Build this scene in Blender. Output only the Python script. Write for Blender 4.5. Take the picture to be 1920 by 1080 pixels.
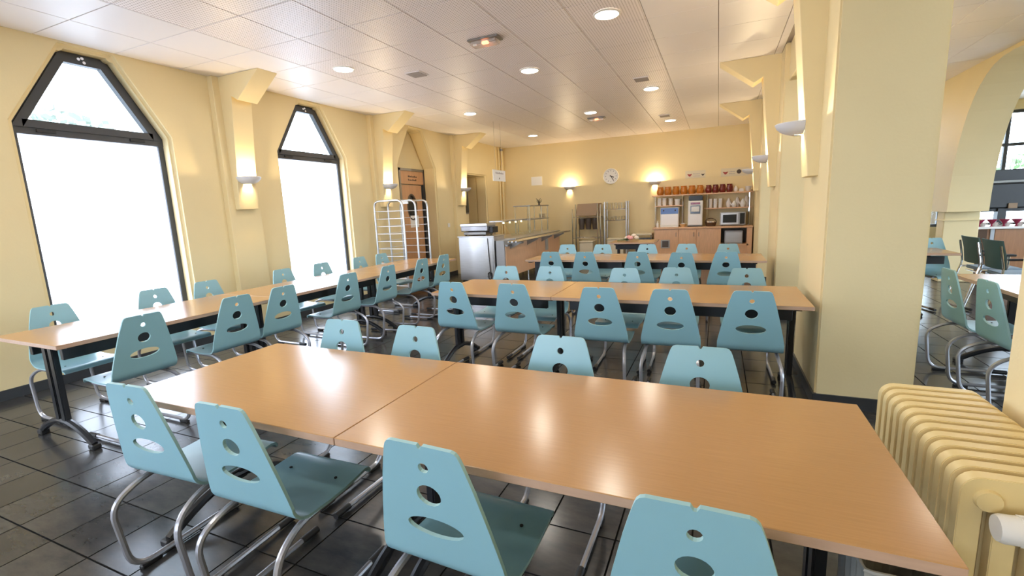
import bpy, bmesh, math, random
from mathutils import Vector, Matrix
from mathutils.geometry import tessellate_polygon
random.seed(7)
PI = math.pi
SC = bpy.context.scene
COL = SC.collection
for o in list(bpy.data.objects):
    bpy.data.objects.remove(o)

# ------------------------------------------------------------------ camera
H = 3.1875                      # ceiling height
CAM = Vector((5.664, -2.418, 1.456))
YAW, PITCH, ROLL, FPX = 0.4188, -0.1666, -0.0430, 872.2
f = Vector((-math.sin(YAW) * math.cos(PITCH), math.cos(YAW) * math.cos(PITCH), math.sin(PITCH)))
r = Vector((math.cos(YAW), math.sin(YAW), 0)); u = r.cross(f)
r2 = math.cos(ROLL) * r + math.sin(ROLL) * u
u2 = -math.sin(ROLL) * r + math.cos(ROLL) * u
cd = bpy.data.cameras.new('camera'); cam = bpy.data.objects.new('camera', cd); COL.objects.link(cam)
cam.matrix_world = Matrix(((r2.x, u2.x, -f.x, CAM.x), (r2.y, u2.y, -f.y, CAM.y), (r2.z, u2.z, -f.z, CAM.z), (0, 0, 0, 1)))
cd.sensor_width = 36; cd.lens = 36 * FPX / 1920; cd.clip_start = 0.05; cd.clip_end = 200
SC.camera = cam

# ------------------------------------------------------------------ world, light, exposure
W = bpy.data.worlds.new('overcast_sky'); SC.world = W; W.use_nodes = True
bg = W.node_tree.nodes['Background']
bg.inputs[0].default_value = (0.70, 0.81, 1.0, 1); bg.inputs[1].default_value = 9.8
SKY = 5.0
def portal(name, loc, rot, sx, sy):
    l = bpy.data.lights.new(name, 'AREA'); l.shape = 'RECTANGLE'; l.size = sx; l.size_y = sy
    l.cycles.is_portal = True
    o = bpy.data.objects.new(name, l); COL.objects.link(o); o.location = loc; o.rotation_euler = rot
    return o
vs = SC.view_settings
SC.display_settings.display_device = 'sRGB'
vs.view_transform = 'Standard'; vs.look = 'None'; vs.exposure = 0.55; vs.gamma = 1.0
vs.use_curve_mapping = False
SC.cycles.use_denoising = True
SC.cycles.max_bounces = 10; SC.cycles.diffuse_bounces = 6; SC.cycles.glossy_bounces = 4
SC.cycles.transparent_max_bounces = 12
SC.cycles.sample_clamp_indirect = 6.0
SC.cycles.caustics_reflective = False; SC.cycles.caustics_refractive = False

# ------------------------------------------------------------------ materials
MAT = {}
def mat(name, col, rough=0.5, metal=0.0, spec=0.5, coat=0.0, emit=None, estr=0.0, trans=0.0, alpha=1.0):
    m = bpy.data.materials.new(name); m.use_nodes = True
    b = m.node_tree.nodes['Principled BSDF']
    b.inputs['Base Color'].default_value = (*col, 1); b.inputs['Roughness'].default_value = rough
    b.inputs['Metallic'].default_value = metal; b.inputs['Specular IOR Level'].default_value = spec
    b.inputs['Coat Weight'].default_value = coat; b.inputs['Coat Roughness'].default_value = 0.12
    b.inputs['Transmission Weight'].default_value = trans; b.inputs['Alpha'].default_value = alpha
    if emit:
        b.inputs['Emission Color'].default_value = (*emit, 1); b.inputs['Emission Strength'].default_value = estr
    MAT[name] = m
    return m
def N(m, t, **kw):
    n = m.node_tree.nodes.new(t)
    for k, v in kw.items(): setattr(n, k, v)
    return n
def L(m, a, b): m.node_tree.links.new(a, b)
def bsdf(m): return m.node_tree.nodes['Principled BSDF']
def noise_tint(m, scale, amount, stretch=(1, 1, 1), coord='Object', detail=4, bump=0.0, bumpscale=None):
    """multiply the base colour by soft noise, optional fine bump"""
    b = bsdf(m); col = tuple(b.inputs['Base Color'].default_value)
    tc = N(m, 'ShaderNodeTexCoord'); mp = N(m, 'ShaderNodeMapping'); mp.inputs['Scale'].default_value = stretch
    nz = N(m, 'ShaderNodeTexNoise'); nz.inputs['Scale'].default_value = scale; nz.inputs['Detail'].default_value = detail
    src = N(m, 'ShaderNodeNewGeometry').outputs['Position'] if coord == 'Position' else tc.outputs[coord]
    L(m, src, mp.inputs[0]); L(m, mp.outputs[0], nz.inputs['Vector'])
    rp = N(m, 'ShaderNodeMapRange'); rp.inputs[3].default_value = 1 - amount; rp.inputs[4].default_value = 1 + amount
    rp.inputs[1].default_value = 0.25; rp.inputs[2].default_value = 0.75
    L(m, nz.outputs['Fac'], rp.inputs[0])
    mx = N(m, 'ShaderNodeVectorMath', operation='SCALE'); mx.inputs[0].default_value = col[:3]
    L(m, rp.outputs[0], mx.inputs['Scale']); L(m, mx.outputs[0], b.inputs['Base Color'])
    if bump:
        nb = N(m, 'ShaderNodeTexNoise'); nb.inputs['Scale'].default_value = bumpscale or scale * 8; nb.inputs['Detail'].default_value = 3
        L(m, mp.outputs[0], nb.inputs['Vector'])
        bp = N(m, 'ShaderNodeBump'); bp.inputs['Strength'].default_value = bump; bp.inputs['Distance'].default_value = 0.002
        L(m, nb.outputs['Fac'], bp.inputs['Height']); L(m, bp.outputs[0], b.inputs['Normal'])
    return m

noise_tint(mat('wall_paint', (0.80, 0.66, 0.375), 0.55, spec=0.35), 1.3, 0.03, coord='Position', bump=0.35, bumpscale=55)
noise_tint(mat('ceiling_plain', (0.87, 0.83, 0.84), 0.38, spec=0.45), 0.9, 0.025, coord='Position')
mat('ceiling_gap', (0.36, 0.31, 0.28), 0.7)
noise_tint(mat('grout', (0.010, 0.010, 0.010), 0.9, spec=0.1), 4, 0.1, coord='Position')
noise_tint(mat('beech', (0.45, 0.245, 0.100), 0.21, spec=0.5), 7, 0.06, (1.0, 26, 8), detail=6)
noise_tint(mat('beech_edge', (0.50, 0.33, 0.23), 0.35, spec=0.4), 7, 0.10, (1.2, 22, 8))
noise_tint(mat('wood_panel', (0.74, 0.46, 0.28), 0.35, spec=0.4), 6, 0.10, (9, 9, 1), detail=6)
noise_tint(mat('door_wood', (0.60, 0.33, 0.17), 0.4), 5, 0.10, (9, 9, 0.8), detail=6)
noise_tint(mat('bar_wood', (0.33, 0.15, 0.06), 0.35), 5, 0.15, (9, 9, 0.8), detail=6)
noise_tint(mat('chair_ply', (0.262, 0.48, 0.550), 0.33, spec=0.5), 3, 0.03, coord='Object')
mat('chair_ply_edge', (0.30, 0.50, 0.53), 0.5)
mat('tube_grey', (0.40, 0.40, 0.43), 0.25, metal=0.5)
mat('chrome', (0.75, 0.75, 0.75), 0.12, metal=1.0)
noise_tint(mat('steel', (0.60, 0.60, 0.61), 0.28, metal=0.9), 5, 0.06, (1, 1, 14))
mat('steel_dark', (0.30, 0.29, 0.28), 0.35, metal=0.8)
mat('rubber', (0.012, 0.012, 0.013), 0.5)
mat('black_metal', (0.012, 0.013, 0.016), 0.35)
mat('anthracite', (0.048, 0.050, 0.056), 0.4)
mat('skirting', (0.04, 0.042, 0.045), 0.35)
mat('white_plastic', (0.78, 0.76, 0.72), 0.35)
mat('white_paper', (0.88, 0.86, 0.82), 0.6)
mat('ceramic', (0.80, 0.77, 0.74), 0.18)
mat('grey_plastic', (0.40, 0.42, 0.45), 0.4)
mat('sconce_grey', (0.72, 0.71, 0.72), 0.4)
mat('bin_grey', (0.42, 0.42, 0.40), 0.5)
noise_tint(mat('radiator_paint', (0.74, 0.58, 0.28), 0.38, spec=0.5), 9, 0.04, bump=0.3, bumpscale=60)
mat('amber_glass', (0.75, 0.26, 0.03), 0.15, spec=0.6, trans=0.35)
mat('dark_red_glass', (0.17, 0.02, 0.015), 0.15, spec=0.6)
mat('smoked', (0.10, 0.075, 0.06), 0.2)
mat('tan_tray', (0.34, 0.22, 0.12), 0.4)
mat('blue_panel', (0.10, 0.20, 0.52), 0.3)
mat('dark_screen', (0.02, 0.022, 0.025), 0.15)
mat('ink', (0.05, 0.035, 0.03), 0.6)
mat('ink_soft', (0.40, 0.36, 0.36), 0.6)
mat('red_ink', (0.32, 0.03, 0.02), 0.5)
mat('maroon', (0.25, 0.012, 0.05), 0.2)
mat('pink_petal', (0.75, 0.36, 0.34), 0.6)
mat('cream_petal', (0.78, 0.66, 0.52), 0.6)
mat('leaf_overexposed', (0.24, 0.28, 0.24), 0.7)  # overexposed look of the foliage put into a paler leaf colour
noise_tint(mat('leaf', (0.10, 0.19, 0.06), 0.6), 8, 0.3)
mat('bark', (0.12, 0.09, 0.06), 0.8)
mat('dark_green_fabric', (0.055, 0.11, 0.11), 0.6)
mat('wicker', (0.09, 0.045, 0.02), 0.7)
mat('cream_basket', (0.70, 0.48, 0.24), 0.6)
mat('beige_box', (0.70, 0.62, 0.45), 0.5)
mat('blue_grey', (0.22, 0.30, 0.38), 0.5)
noise_tint(mat('bounce_pale', (0.34, 0.34, 0.35), 0.9), 3, 0.12)  # pale outside ground, added as a daylight reflector for the ceiling
mat('lamp_lens', (0.9, 0.9, 0.88), 0.4, emit=(1.0, 0.93, 0.80), estr=16.0)
mat('bulb', (0.9, 0.85, 0.7), 0.4, emit=(1.0, 0.70, 0.36), estr=60.0)
mat('led_red', (0.9, 0.3, 0.15), 0.4, emit=(1.0, 0.30, 0.12), estr=5.0)
mat('heat_lamp', (0.9, 0.8, 0.6), 0.4, emit=(1.0, 0.80, 0.50), estr=1.8)
mat('clear_plastic', (0.75, 0.66, 0.58), 0.25, alpha=0.55)

# thin glass kinds: clear (transparent + gloss) and frosted (part diffusing)
def thin(name, tint, diff, gloss):
    m = bpy.data.materials.new(name); m.use_nodes = True; nt = m.node_tree
    nt.nodes.remove(bsdf(m)); out = nt.nodes['Material Output']
    t = N(m, 'ShaderNodeBsdfTransparent'); t.inputs[0].default_value = (*tint, 1)
    d = N(m, 'ShaderNodeBsdfTranslucent'); d.inputs[0].default_value = (*tint, 1)
    g = N(m, 'ShaderNodeBsdfGlossy'); g.inputs['Roughness'].default_value = 0.05
    a = N(m, 'ShaderNodeMixShader'); a.inputs[0].default_value = diff
    b = N(m, 'ShaderNodeMixShader'); b.inputs[0].default_value = gloss
    L(m, t.outputs[0], a.inputs[1]); L(m, d.outputs[0], a.inputs[2])
    L(m, a.outputs[0], b.inputs[1]); L(m, g.outputs[0], b.inputs[2]); L(m, b.outputs[0], out.inputs[0])
    MAT[name] = m
thin('glass_clear', (0.95, 0.98, 0.97), 0.0, 0.06)
thin('glass_frosted', (0.97, 0.97, 0.97), 0.35, 0.03)
thin('glass_ware', (0.98, 0.98, 0.97), 0.14, 0.10)

# dark slate floor tile: tone per tile cell, cloudy veins
def slate():
    m = mat('slate_tile', (0.06, 0.06, 0.06), 0.22, spec=0.36)
    b = bsdf(m)
    pos = N(m, 'ShaderNodeNewGeometry').outputs['Position']
    sn = N(m, 'ShaderNodeVectorMath', operation='SNAP'); sn.inputs[1].default_value = (0.31, 0.31, 10)
    add = N(m, 'ShaderNodeVectorMath', operation='ADD'); add.inputs[1].default_value = (-0.02, -0.045, 3.0)
    L(m, pos, add.inputs[0]); L(m, add.outputs[0], sn.inputs[0])
    wn = N(m, 'ShaderNodeTexWhiteNoise', noise_dimensions='3D'); L(m, sn.outputs[0], wn.inputs['Vector'])
    # veins shifted per tile
    off = N(m, 'ShaderNodeVectorMath', operation='SCALE'); off.inputs['Scale'].default_value = 9.0
    L(m, wn.outputs['Color'], off.inputs[0])
    ad2 = N(m, 'ShaderNodeVectorMath', operation='ADD'); L(m, pos, ad2.inputs[0]); L(m, off.outputs[0], ad2.inputs[1])
    mp = N(m, 'ShaderNodeMapping'); mp.inputs['Scale'].default_value = (2.2, 5.5, 1); mp.inputs['Rotation'].default_value = (0, 0, 0.5)
    L(m, ad2.outputs[0], mp.inputs[0])
    nz = N(m, 'ShaderNodeTexNoise'); nz.inputs['Scale'].default_value = 2.6; nz.inputs['Detail'].default_value = 6; nz.inputs['Roughness'].default_value = 0.65
    L(m, mp.outputs[0], nz.inputs['Vector'])
    ra = N(m, 'ShaderNodeValToRGB')
    ra.color_ramp.elements[0].position = 0.3; ra.color_ramp.elements[0].color = (0.030, 0.031, 0.034, 1)
    ra.color_ramp.elements[1].position = 0.72; ra.color_ramp.elements[1].color = (0.062, 0.059, 0.055, 1)
    L(m, nz.outputs['Fac'], ra.inputs[0])
    mr = N(m, 'ShaderNodeMapRange'); mr.inputs[3].default_value = 0.82; mr.inputs[4].default_value = 1.18
    L(m, wn.outputs['Value'], mr.inputs[0])
    mx = N(m, 'ShaderNodeVectorMath', operation='SCALE'); L(m, ra.outputs[0], mx.inputs[0]); L(m, mr.outputs[0], mx.inputs['Scale'])
    L(m, mx.outputs[0], b.inputs['Base Color'])
    m2 = N(m, 'ShaderNodeMapRange'); m2.inputs[3].default_value = 0.15; m2.inputs[4].default_value = 0.25
    L(m, nz.outputs['Fac'], m2.inputs[0]); L(m, m2.outputs[0], b.inputs['Roughness'])
slate()
# perforated metal ceiling tile: grid of small holes
def perforated():
    m = mat('ceiling_perforated', (0.90, 0.83, 0.83), 0.42, spec=0.5)
    b = bsdf(m)
    pos = N(m, 'ShaderNodeNewGeometry').outputs['Position']
    sc = N(m, 'ShaderNodeVectorMath', operation='SCALE'); sc.inputs['Scale'].default_value = 1 / 0.0260
    fr = N(m, 'ShaderNodeVectorMath', operation='FRACTION'); sb = N(m, 'ShaderNodeVectorMath', operation='SUBTRACT'); sb.inputs[1].default_value = (0.5, 0.5, 0)
    ml = N(m, 'ShaderNodeVectorMath', operation='MULTIPLY'); ml.inputs[1].default_value = (1, 1, 0)
    ln = N(m, 'ShaderNodeVectorMath', operation='LENGTH')
    L(m, pos, sc.inputs[0]); L(m, sc.outputs[0], fr.inputs[0]); L(m, fr.outputs[0], sb.inputs[0]); L(m, sb.outputs[0], ml.inputs[0]); L(m, ml.outputs[0], ln.inputs[0])
    lt = N(m, 'ShaderNodeMath', operation='LESS_THAN'); lt.inputs[1].default_value = 0.23
    L(m, ln.outputs['Value'], lt.inputs[0])
    mx = N(m, 'ShaderNodeMix', data_type='RGBA'); mx.inputs['A'].default_value = (0.90, 0.83, 0.83, 1); mx.inputs['B'].default_value = (0.42, 0.36, 0.34, 1)
    L(m, lt.outputs[0], mx.inputs['Factor']); L(m, mx.outputs['Result'], b.inputs['Base Color'])
perforated()

# ------------------------------------------------------------------ mesh helpers
def frame_of(d):
    d = d.normalized(); a = Vector((0, 0, 1)) if abs(d.z) < 0.9 else Vector((1, 0, 0))
    x = d.cross(a).normalized(); return x, d.cross(x).normalized()
class B:
    """collects shapes in world coordinates; build() links them as one mesh under a root"""
    def __init__(s, root=None):
        s.v = []; s.f = []; s.root = root
    def add(s, v, f):
        n = len(s.v); s.v += [Vector(p) for p in v]; s.f += [tuple(i + n for i in q) for q in f]; return s
    def box(s, x0, x1, y0, y1, z0, z1):
        return s.add([(x0, y0, z0), (x1, y0, z0), (x1, y1, z0), (x0, y1, z0), (x0, y0, z1), (x1, y0, z1), (x1, y1, z1), (x0, y1, z1)],
                     [(3, 2, 1, 0), (4, 5, 6, 7), (0, 1, 5, 4), (1, 2, 6, 5), (2, 3, 7, 6), (3, 0, 4, 7)])
    def quad(s, a, b, c, d): return s.add([a, b, c, d], [(0, 1, 2, 3)])
    def tube(s, path, r, n=8, cap=True, radii=None):
        P = [Vector(p) for p in path]; rings = []
        d0 = (P[1] - P[0]).normalized(); x, y = frame_of(d0); vs_ = []
        for i, p in enumerate(P):
            d = ((P[i] - P[i - 1]).normalized() if i else d0) + ((P[i + 1] - P[i]).normalized() if i < len(P) - 1 else Vector())
            d = d.normalized() if d.length > 1e-6 else d0
            x = (x - d * x.dot(d)); x = x.normalized() if x.length > 1e-6 else frame_of(d)[0]
            y = d.cross(x); rr = radii[i] if radii else r
            vs_ += [p + (x * math.cos(2 * PI * k / n) + y * math.sin(2 * PI * k / n)) * rr for k in range(n)]
        fs = [(i * n + k, i * n + (k + 1) % n, (i + 1) * n + (k + 1) % n, (i + 1) * n + k) for i in range(len(P) - 1) for k in range(n)]
        if cap: fs += [tuple(range(n - 1, -1, -1)), tuple(range((len(P) - 1) * n, len(P) * n))]
        return s.add(vs_, fs)
    def cyl(s, a, b, r, n=12, r2=None): return s.tube([a, b], r, n, radii=[r, r if r2 is None else r2])
    def lathe(s, prof, c, n=16, a0=0.0, a1=2 * PI):
        full = abs(a1 - a0 - 2 * PI) < 1e-6; m = n if full else n + 1; c = Vector(c)
        vs_ = [c + Vector((R * math.cos(a0 + (a1 - a0) * k / n), R * math.sin(a0 + (a1 - a0) * k / n), z)) for (R, z) in prof for k in range(m)]
        fs = [(i * m + k, i * m + (k + 1) % m, (i + 1) * m + (k + 1) % m, (i + 1) * m + k) for i in range(len(prof) - 1) for k in range(n)]
        return s.add(vs_, fs)
    def prism(s, loops, fn, a, b, caps=(True, True)):
        """loops: outer 2d polygon then holes; fn(p2,q)->3d; extruded from q=a to q=b"""
        pts = [p for lp in loops for p in lp]
        tris = tessellate_polygon([[Vector((p[0], p[1], 0)) for p in lp] for lp in loops])
        n = len(pts); vs_ = [fn(p, a) for p in pts] + [fn(p, b) for p in pts]; fs = []
        if caps[0]: fs += [tuple(reversed(t)) for t in tris]
        if caps[1]: fs += [tuple(i + n for i in t) for t in tris]
        k = 0
        for lp in loops:
            m = len(lp)
            for i in range(m):
                fs.append((k + i, k + (i + 1) % m, k + (i + 1) % m + n, k + i + n))
            k += m
        return s.add(vs_, fs)
    def ball(s, c, r, n=8, m=6, sq=(1, 1, 1)):
        c = Vector(c); vs_ = []; fs = []
        for i in range(m + 1):
            t = PI * i / m
            for k in range(n):
                p = 2 * PI * k / n
                vs_.append(c + Vector((r * sq[0] * math.sin(t) * math.cos(p), r * sq[1] * math.sin(t) * math.sin(p), r * sq[2] * math.cos(t))))
        for i in range(m):
            for k in range(n):
                fs.append((i * n + k, i * n + (k + 1) % n, (i + 1) * n + (k + 1) % n, (i + 1) * n + k))
        return s.add(vs_, fs)
    def build(s, name, material, parent=None, smooth=False, bevel=0.0, seg=1, angle=40):
        parent = parent or s.root
        base = s.root.location if s.root else Vector()
        if s.root and s.root.get('_local'): base = Vector()
        me = bpy.data.meshes.new(name)
        me.from_pydata([tuple(p - base) for p in s.v], [], s.f)
        bm = bmesh.new(); bm.from_mesh(me)
        bmesh.ops.remove_doubles(bm, verts=bm.verts, dist=1e-5)
        bmesh.ops.dissolve_degenerate(bm, edges=bm.edges, dist=1e-6)
        bmesh.ops.recalc_face_normals(bm, faces=bm.faces)
        if bevel:
            ed = [e for e in bm.edges if len(e.link_faces) == 2 and e.calc_face_angle(0) > 0.6]
            bmesh.ops.bevel(bm, geom=ed, offset=bevel, segments=seg, affect='EDGES', clamp_overlap=True)
        bm.to_mesh(me); bm.free()
        mats = material if isinstance(material, (list, tuple)) else [material]
        for q in mats: me.materials.append(MAT[q])
        if smooth:
            me.shade_smooth(); me.set_sharp_from_angle(angle=math.radians(angle))
        o = bpy.data.objects.new(name, me); COL.objects.link(o)
        if parent: o.parent = parent
        return o
def tag(o, label, cat, group=None):
    o['label'] = label; o['category'] = cat
    if group: o['group'] = group
    return o
def thing(name, label, cat, loc=(0, 0, 0), rz=0.0, group=None, local=False):
    o = bpy.data.objects.new(name, None); COL.objects.link(o); o.location = loc; o.rotation_euler = (0, 0, rz)
    o.empty_display_size = 0.1
    if local: o['_local'] = 1
    return tag(o, label, cat, group)
def struct(name, label, loc=(0, 0, 0)):
    o = bpy.data.objects.new(name, None); COL.objects.link(o); o.location = loc; o['kind'] = 'structure'; o['label'] = label
    return o
def skind(o, label): o['kind'] = 'structure'; o['label'] = label; return o
def copy_tree(o, parent=None):
    c = o.copy(); COL.objects.link(c); c.parent = parent
    for ch in list(o.children): copy_tree(ch, c)
    return c
def arc(c, r, a0, a1, n, fn):
    return [fn(c[0] + r * math.cos(a0 + (a1 - a0) * k / n), c[1] + r * math.sin(a0 + (a1 - a0) * k / n)) for k in range(n + 1)]
def fillet(pts, r, n=5):
    """round the inner corners of a 3d polyline"""
    P = [Vector(p) for p in pts]; out = [P[0]]
    for i in range(1, len(P) - 1):
        a = (P[i - 1] - P[i]); b = (P[i + 1] - P[i]); rr = min(r, a.length * 0.49, b.length * 0.49)
        p0 = P[i] + a.normalized() * rr; p1 = P[i] + b.normalized() * rr
        for k in range(n + 1):
            t = k / n; out.append(p0 * (1 - t) ** 2 + P[i] * 2 * t * (1 - t) + p1 * t * t)
    out.append(P[-1]); return out
def inset(poly, d):
    """inset a ccw convex polygon"""
    n = len(poly); out = []
    for i in range(n):
        p0, p1, p2 = Vector(poly[i - 1]), Vector(poly[i]), Vector(poly[(i + 1) % n])
        e1 = (p1 - p0).normalized(); e2 = (p2 - p1).normalized()
        n1 = Vector((-e1.y, e1.x)); n2 = Vector((-e2.y, e2.x))
        k = 1 + n1.dot(n2); out.append(tuple(p1 + (n1 + n2) * (d / k)))
    return out
def ORD(i): return ['first', 'second', 'third', 'fourth', 'fifth', 'sixth', 'seventh', 'eighth', 'ninth', 'tenth'][i]

# ================================================================== STRUCTURE
XR0, XR1 = 6.32, 6.87            # arcade wall between the two rooms
YB, YF = -6.2, 10.1              # back and far walls
XA0, XA1, XO = 8.94, 9.44, 12.2  # second arcade, outer wall

# ---------------- floor
T = 0.31
floor = struct('floor', 'dark slate square tile floor with fine joints'); 
B(floor).box(-1.6, XO, YB, YF + 1.5, -0.10, -0.005).build('joint_bed', 'grout')
def project(p):
    d = Vector(p) - CAM; z = d.dot(f)
    if z < 0.05: return None
    return (960 + FPX * d.dot(r2) / z, 540 - FPX * d.dot(u2) / z)
TOPS = [(3.34, 6.12, -1.37, -0.58), (3.30, 6.26, 1.06, 1.88), (1.15, 1.97, -1.03, 3.80), (3.2, 6.2, 3.65, 4.5)]
def hidden(p):
    d = Vector(p) - CAM
    for x0, x1, y0, y1 in TOPS:
        t = (0.74 - CAM.z) / d.z; q = CAM + d * t
        if x0 < q.x < x1 and y0 < q.y < y1: return True
    q = CAM + d * ((1.4 - CAM.y) / d.y) if d.y > 0.1 else None      # behind the near column
    if q and p[1] > 1.4 and XR0 < q.x < 6.85: return True
    return False
cells = []
for i in range(-5, 40):
    for j in range(-21, 38):
        x, y = 0.02 + T * i, 0.045 + T * j
        if x + T < -1.6 or x > XO - T or y < YB or y > YF + 1.2: continue
        c = (x + T / 2, y + T / 2, 0); q = project(c); a = 0
        inview = False
        if q and -60 < q[0] < 1980 and 0 < q[1] < 1140 and not hidden(c):
            d = Vector(c) - CAM; a = FPX ** 2 * T * T * abs(d.z) / d.length ** 3; inview = True
        cells.append((a, x, y))
cells.sort(reverse=True)
g = 0.004
tile_me = None
for k, (a, x, y) in enumerate(cells[:300]):
    if tile_me is None:
        t0 = B().box(g, T - g, g, T - g, -0.008, 0).build('floor_tile', 'slate_tile', floor); tile_me = t0.data; o = t0
    else:
        o = bpy.data.objects.new('floor_tile', tile_me); COL.objects.link(o); o.parent = floor
    o.location = (x, y, 0)
rest = B(floor)
for a, x, y in cells[300:]: rest.box(x + g, x + T - g, y + g, y + T - g, -0.008, 0)
rest.build('floor_tile_field', 'slate_tile')['kind'] = 'stuff'

# ---------------- ceiling
ceiling = struct('ceiling', 'suspended ceiling of square metal panels, perforated in the middle')
B(ceiling).box(-0.4, XR1, YB - 0.2, YF + 0.2, H + 0.012, H + 0.2).build('ceiling_deck', 'ceiling_gap')
B(ceiling).box(XR1, XO + 0.3, YB - 0.2, YF + 1.6, H + 0.012, H + 0.2).build('ceiling_deck', 'ceiling_gap')
P = 0.625; X0 = 0.616 - P; e = 0.0035
pan = {}
def cpanel(x0, x1, y0, y1, m):
    key = (round(x1 - x0, 3), round(y1 - y0, 3), m)
    if key not in pan:
        o = B().box(e, x1 - x0 - e, e, y1 - y0 - e, 0, 0.012).build('ceiling_panel', m, ceiling, bevel=0.002); pan[key] = o.data
    else:
        o = bpy.data.objects.new('ceiling_panel', pan[key]); COL.objects.link(o); o.parent = ceiling
    o.location = (x0, y0, H)
for i in range(0, 11):
    x0 = X0 + P * i; x1 = min(x0 + P, XR0)
    for j in range(-1, 17):
        y0 = P * j; y1 = min(y0 + P, YF)
        if y1 - y0 < 0.05 or x1 - x0 < 0.05: continue
        cpanel(max(x0, 0.0), x1, y0, y1, 'ceiling_perforated' if 2 <= i <= 7 else 'ceiling_plain')
B(ceiling).box(0, XR0, YB, -P - e, H, H + 0.012).build('ceiling_sheet', 'ceiling_plain')
for i in range(0, 4):
    for j in range(2, 15):
        x0 = XR1 + i * 0.5175; cpanel(x0, x0 + 0.5175, P * j, P * j + P, 'ceiling_plain')
B(ceiling).box(XR1, XA0, YB, 2 * P - e, H, H + 0.012).build('ceiling_sheet', 'ceiling_plain')
B(ceiling).box(XA1, XO, YB, YF + 1.4, H, H + 0.012).build('ceiling_sheet', 'ceiling_plain')

# ---------------- left wall with window openings
ZS = 0.30
def winpoly(c, zs=ZS): return [(c - 0.64, zs), (c + 0.64, zs), (c + 0.64, 2.41), (c + 0.205, 3.135), (c - 0.205, 3.135), (c - 0.64, 2.41)]
WC = [-2.36, 0.39, 3.12]
wl = struct('wall_left', 'pale yellow plastered wall with tapered window openings and brackets')
holes = [winpoly(c) for c in WC] + [winpoly(5.82, 0.0)[0:6], [(7.9, 0.0), (8.92, 0.0), (8.92, 2.36), (7.9, 2.36)]]
# openings that reach the floor become notches of the outline
outer = [(YB - .1, -0.08), (5.18, -0.08), (5.18, 2.41), (5.615, 3.135), (6.025, 3.135), (6.46, 2.41), (6.46, -0.08), (7.9, -0.08), (7.9, 2.36), (8.92, 2.36), (8.92, -0.08), (YF + .1, -0.08), (YF + .1, H + 0.1), (YB - .1, H + 0.1)]
B(wl).prism([outer] + holes[:3], lambda p, q: (q, p[0], p[1]), 0.0, -0.32).build('wall_face', 'wall_paint', bevel=0.035, seg=3)
# niche back (around door) and passage box
B(wl).prism([[(5.0, 0), (5.58, 0), (5.58, 2.40), (6.50, 2.40), (6.50, 0), (6.7, 0), (6.7, 3.2), (5.0, 3.2)]], lambda p, q: (q, p[0], p[1]), -0.32, -0.42).build('niche_back', 'wall_paint')
pb = B(wl); pb.box(-1.5, -0.32, 7.75, 7.9, 0, 2.5); pb.box(-1.5, -0.32, 8.92, 9.07, 0, 2.5); pb.box(-1.6, -1.5, 7.75, 9.07, 0, 2.5); pb.box(-1.5, -0.32, 7.9, 8.92, 2.36, 2.5)
pb.build('passage_wall', 'wall_paint')
for k, c in enumerate((1.79, 4.59, 7.37)):
    B(wl).box(-0.01, 0.08, c - 0.22, c + 0.22, 0, H).build('pilaster', 'wall_paint', bevel=0.006)
def bracket(root, c, sx, x):
    prof = [(0.0, H), (0.70, H), (0.30, 2.885), (0.20, 2.945), (0.075, 1.605), (0.0, 1.605)]
    B(root).prism([prof], lambda p, q: (x + sx * p[0], q, p[1]), c - 0.135, c + 0.135).build('bracket', 'wall_paint', bevel=0.004)
for c in (1.79, 4.59, 7.37): bracket(wl, c, 1, 0.07)
for k, (a, b) in enumerate(((YB, 1.57), (2.01, 4.37), (4.81, 5.18), (6.46, 7.15), (7.59, 7.9), (8.92, YF))):
    B(wl).box(0, 0.014, a, b, 0, 0.09).build('skirting', 'skirting')
# ---------------- far wall
wf = struct('wall_far', 'pale yellow far wall behind the drinks counter')
B(wf).box(-0.3, XR1, YF, YF + 0.2, 0, H + 0.02).build('wall_face', 'wall_paint')
# ---------------- back wall behind the photographer, three windows of the same kind
wb = struct('wall_back', 'pale yellow wall with tapered windows behind the viewer')
BW = [0.9, 2.5, 4.1]
def bwin(c): return [(c - 0.75, 0.5), (c + 0.75, 0.5), (c + 0.75, 2.5), (c + 0.4, 3.0), (c - 0.4, 3.0), (c - 0.75, 2.5)]
B(wb).prism([[(-0.3, 0), (XR1, 0), (XR1, H + 0.02), (-0.3, H + 0.02)]] + [bwin(c) for c in BW], lambda p, q: (p[0], q, p[1]), YB, YB - 0.3).build('wall_face', 'wall_paint')
# ---------------- arcade wall to the adjoining room
wr = struct('wall_right', 'pale yellow arcade of square columns and lintels beside the adjoining room')
for c in (1.76, 4.56, 7.36):
    B(wr).box(XR0, XR1, c - 0.49, c + 0.49, 0, H + 0.01).build('column', 'wall_paint', bevel=0.012, seg=2)
    B(wr).box(XR0 - 0.012, XR1 + 0.012, c - 0.502, c + 0.502, 0, 0.09).build('skirting', 'skirting')
    bracket(wr, c + 0.02, -1, XR0 + 0.01)
for a, b in ((-0.36, 1.27), (2.25, 4.07), (5.05, 6.87)):
    B(wr).box(XR0 + 0.05, XR1 - 0.05, a, b, 2.78, H + 0.01).build('lintel', 'wall_paint', bevel=0.006)
B(wr).box(XR0 + 0.10, XR1 - 0.02, 7.85, YF, 0, H + 0.01).build('infill', 'wall_paint')
B(wr).box(6.58, XR1, YB, -0.36, 0, H + 0.01).build('infill', 'wall_paint', bevel=0.010, seg=2)
B(wr).box(6.568, 6.882, YB, -0.348, 0, 0.09).build('skirting', 'skirting')
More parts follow.
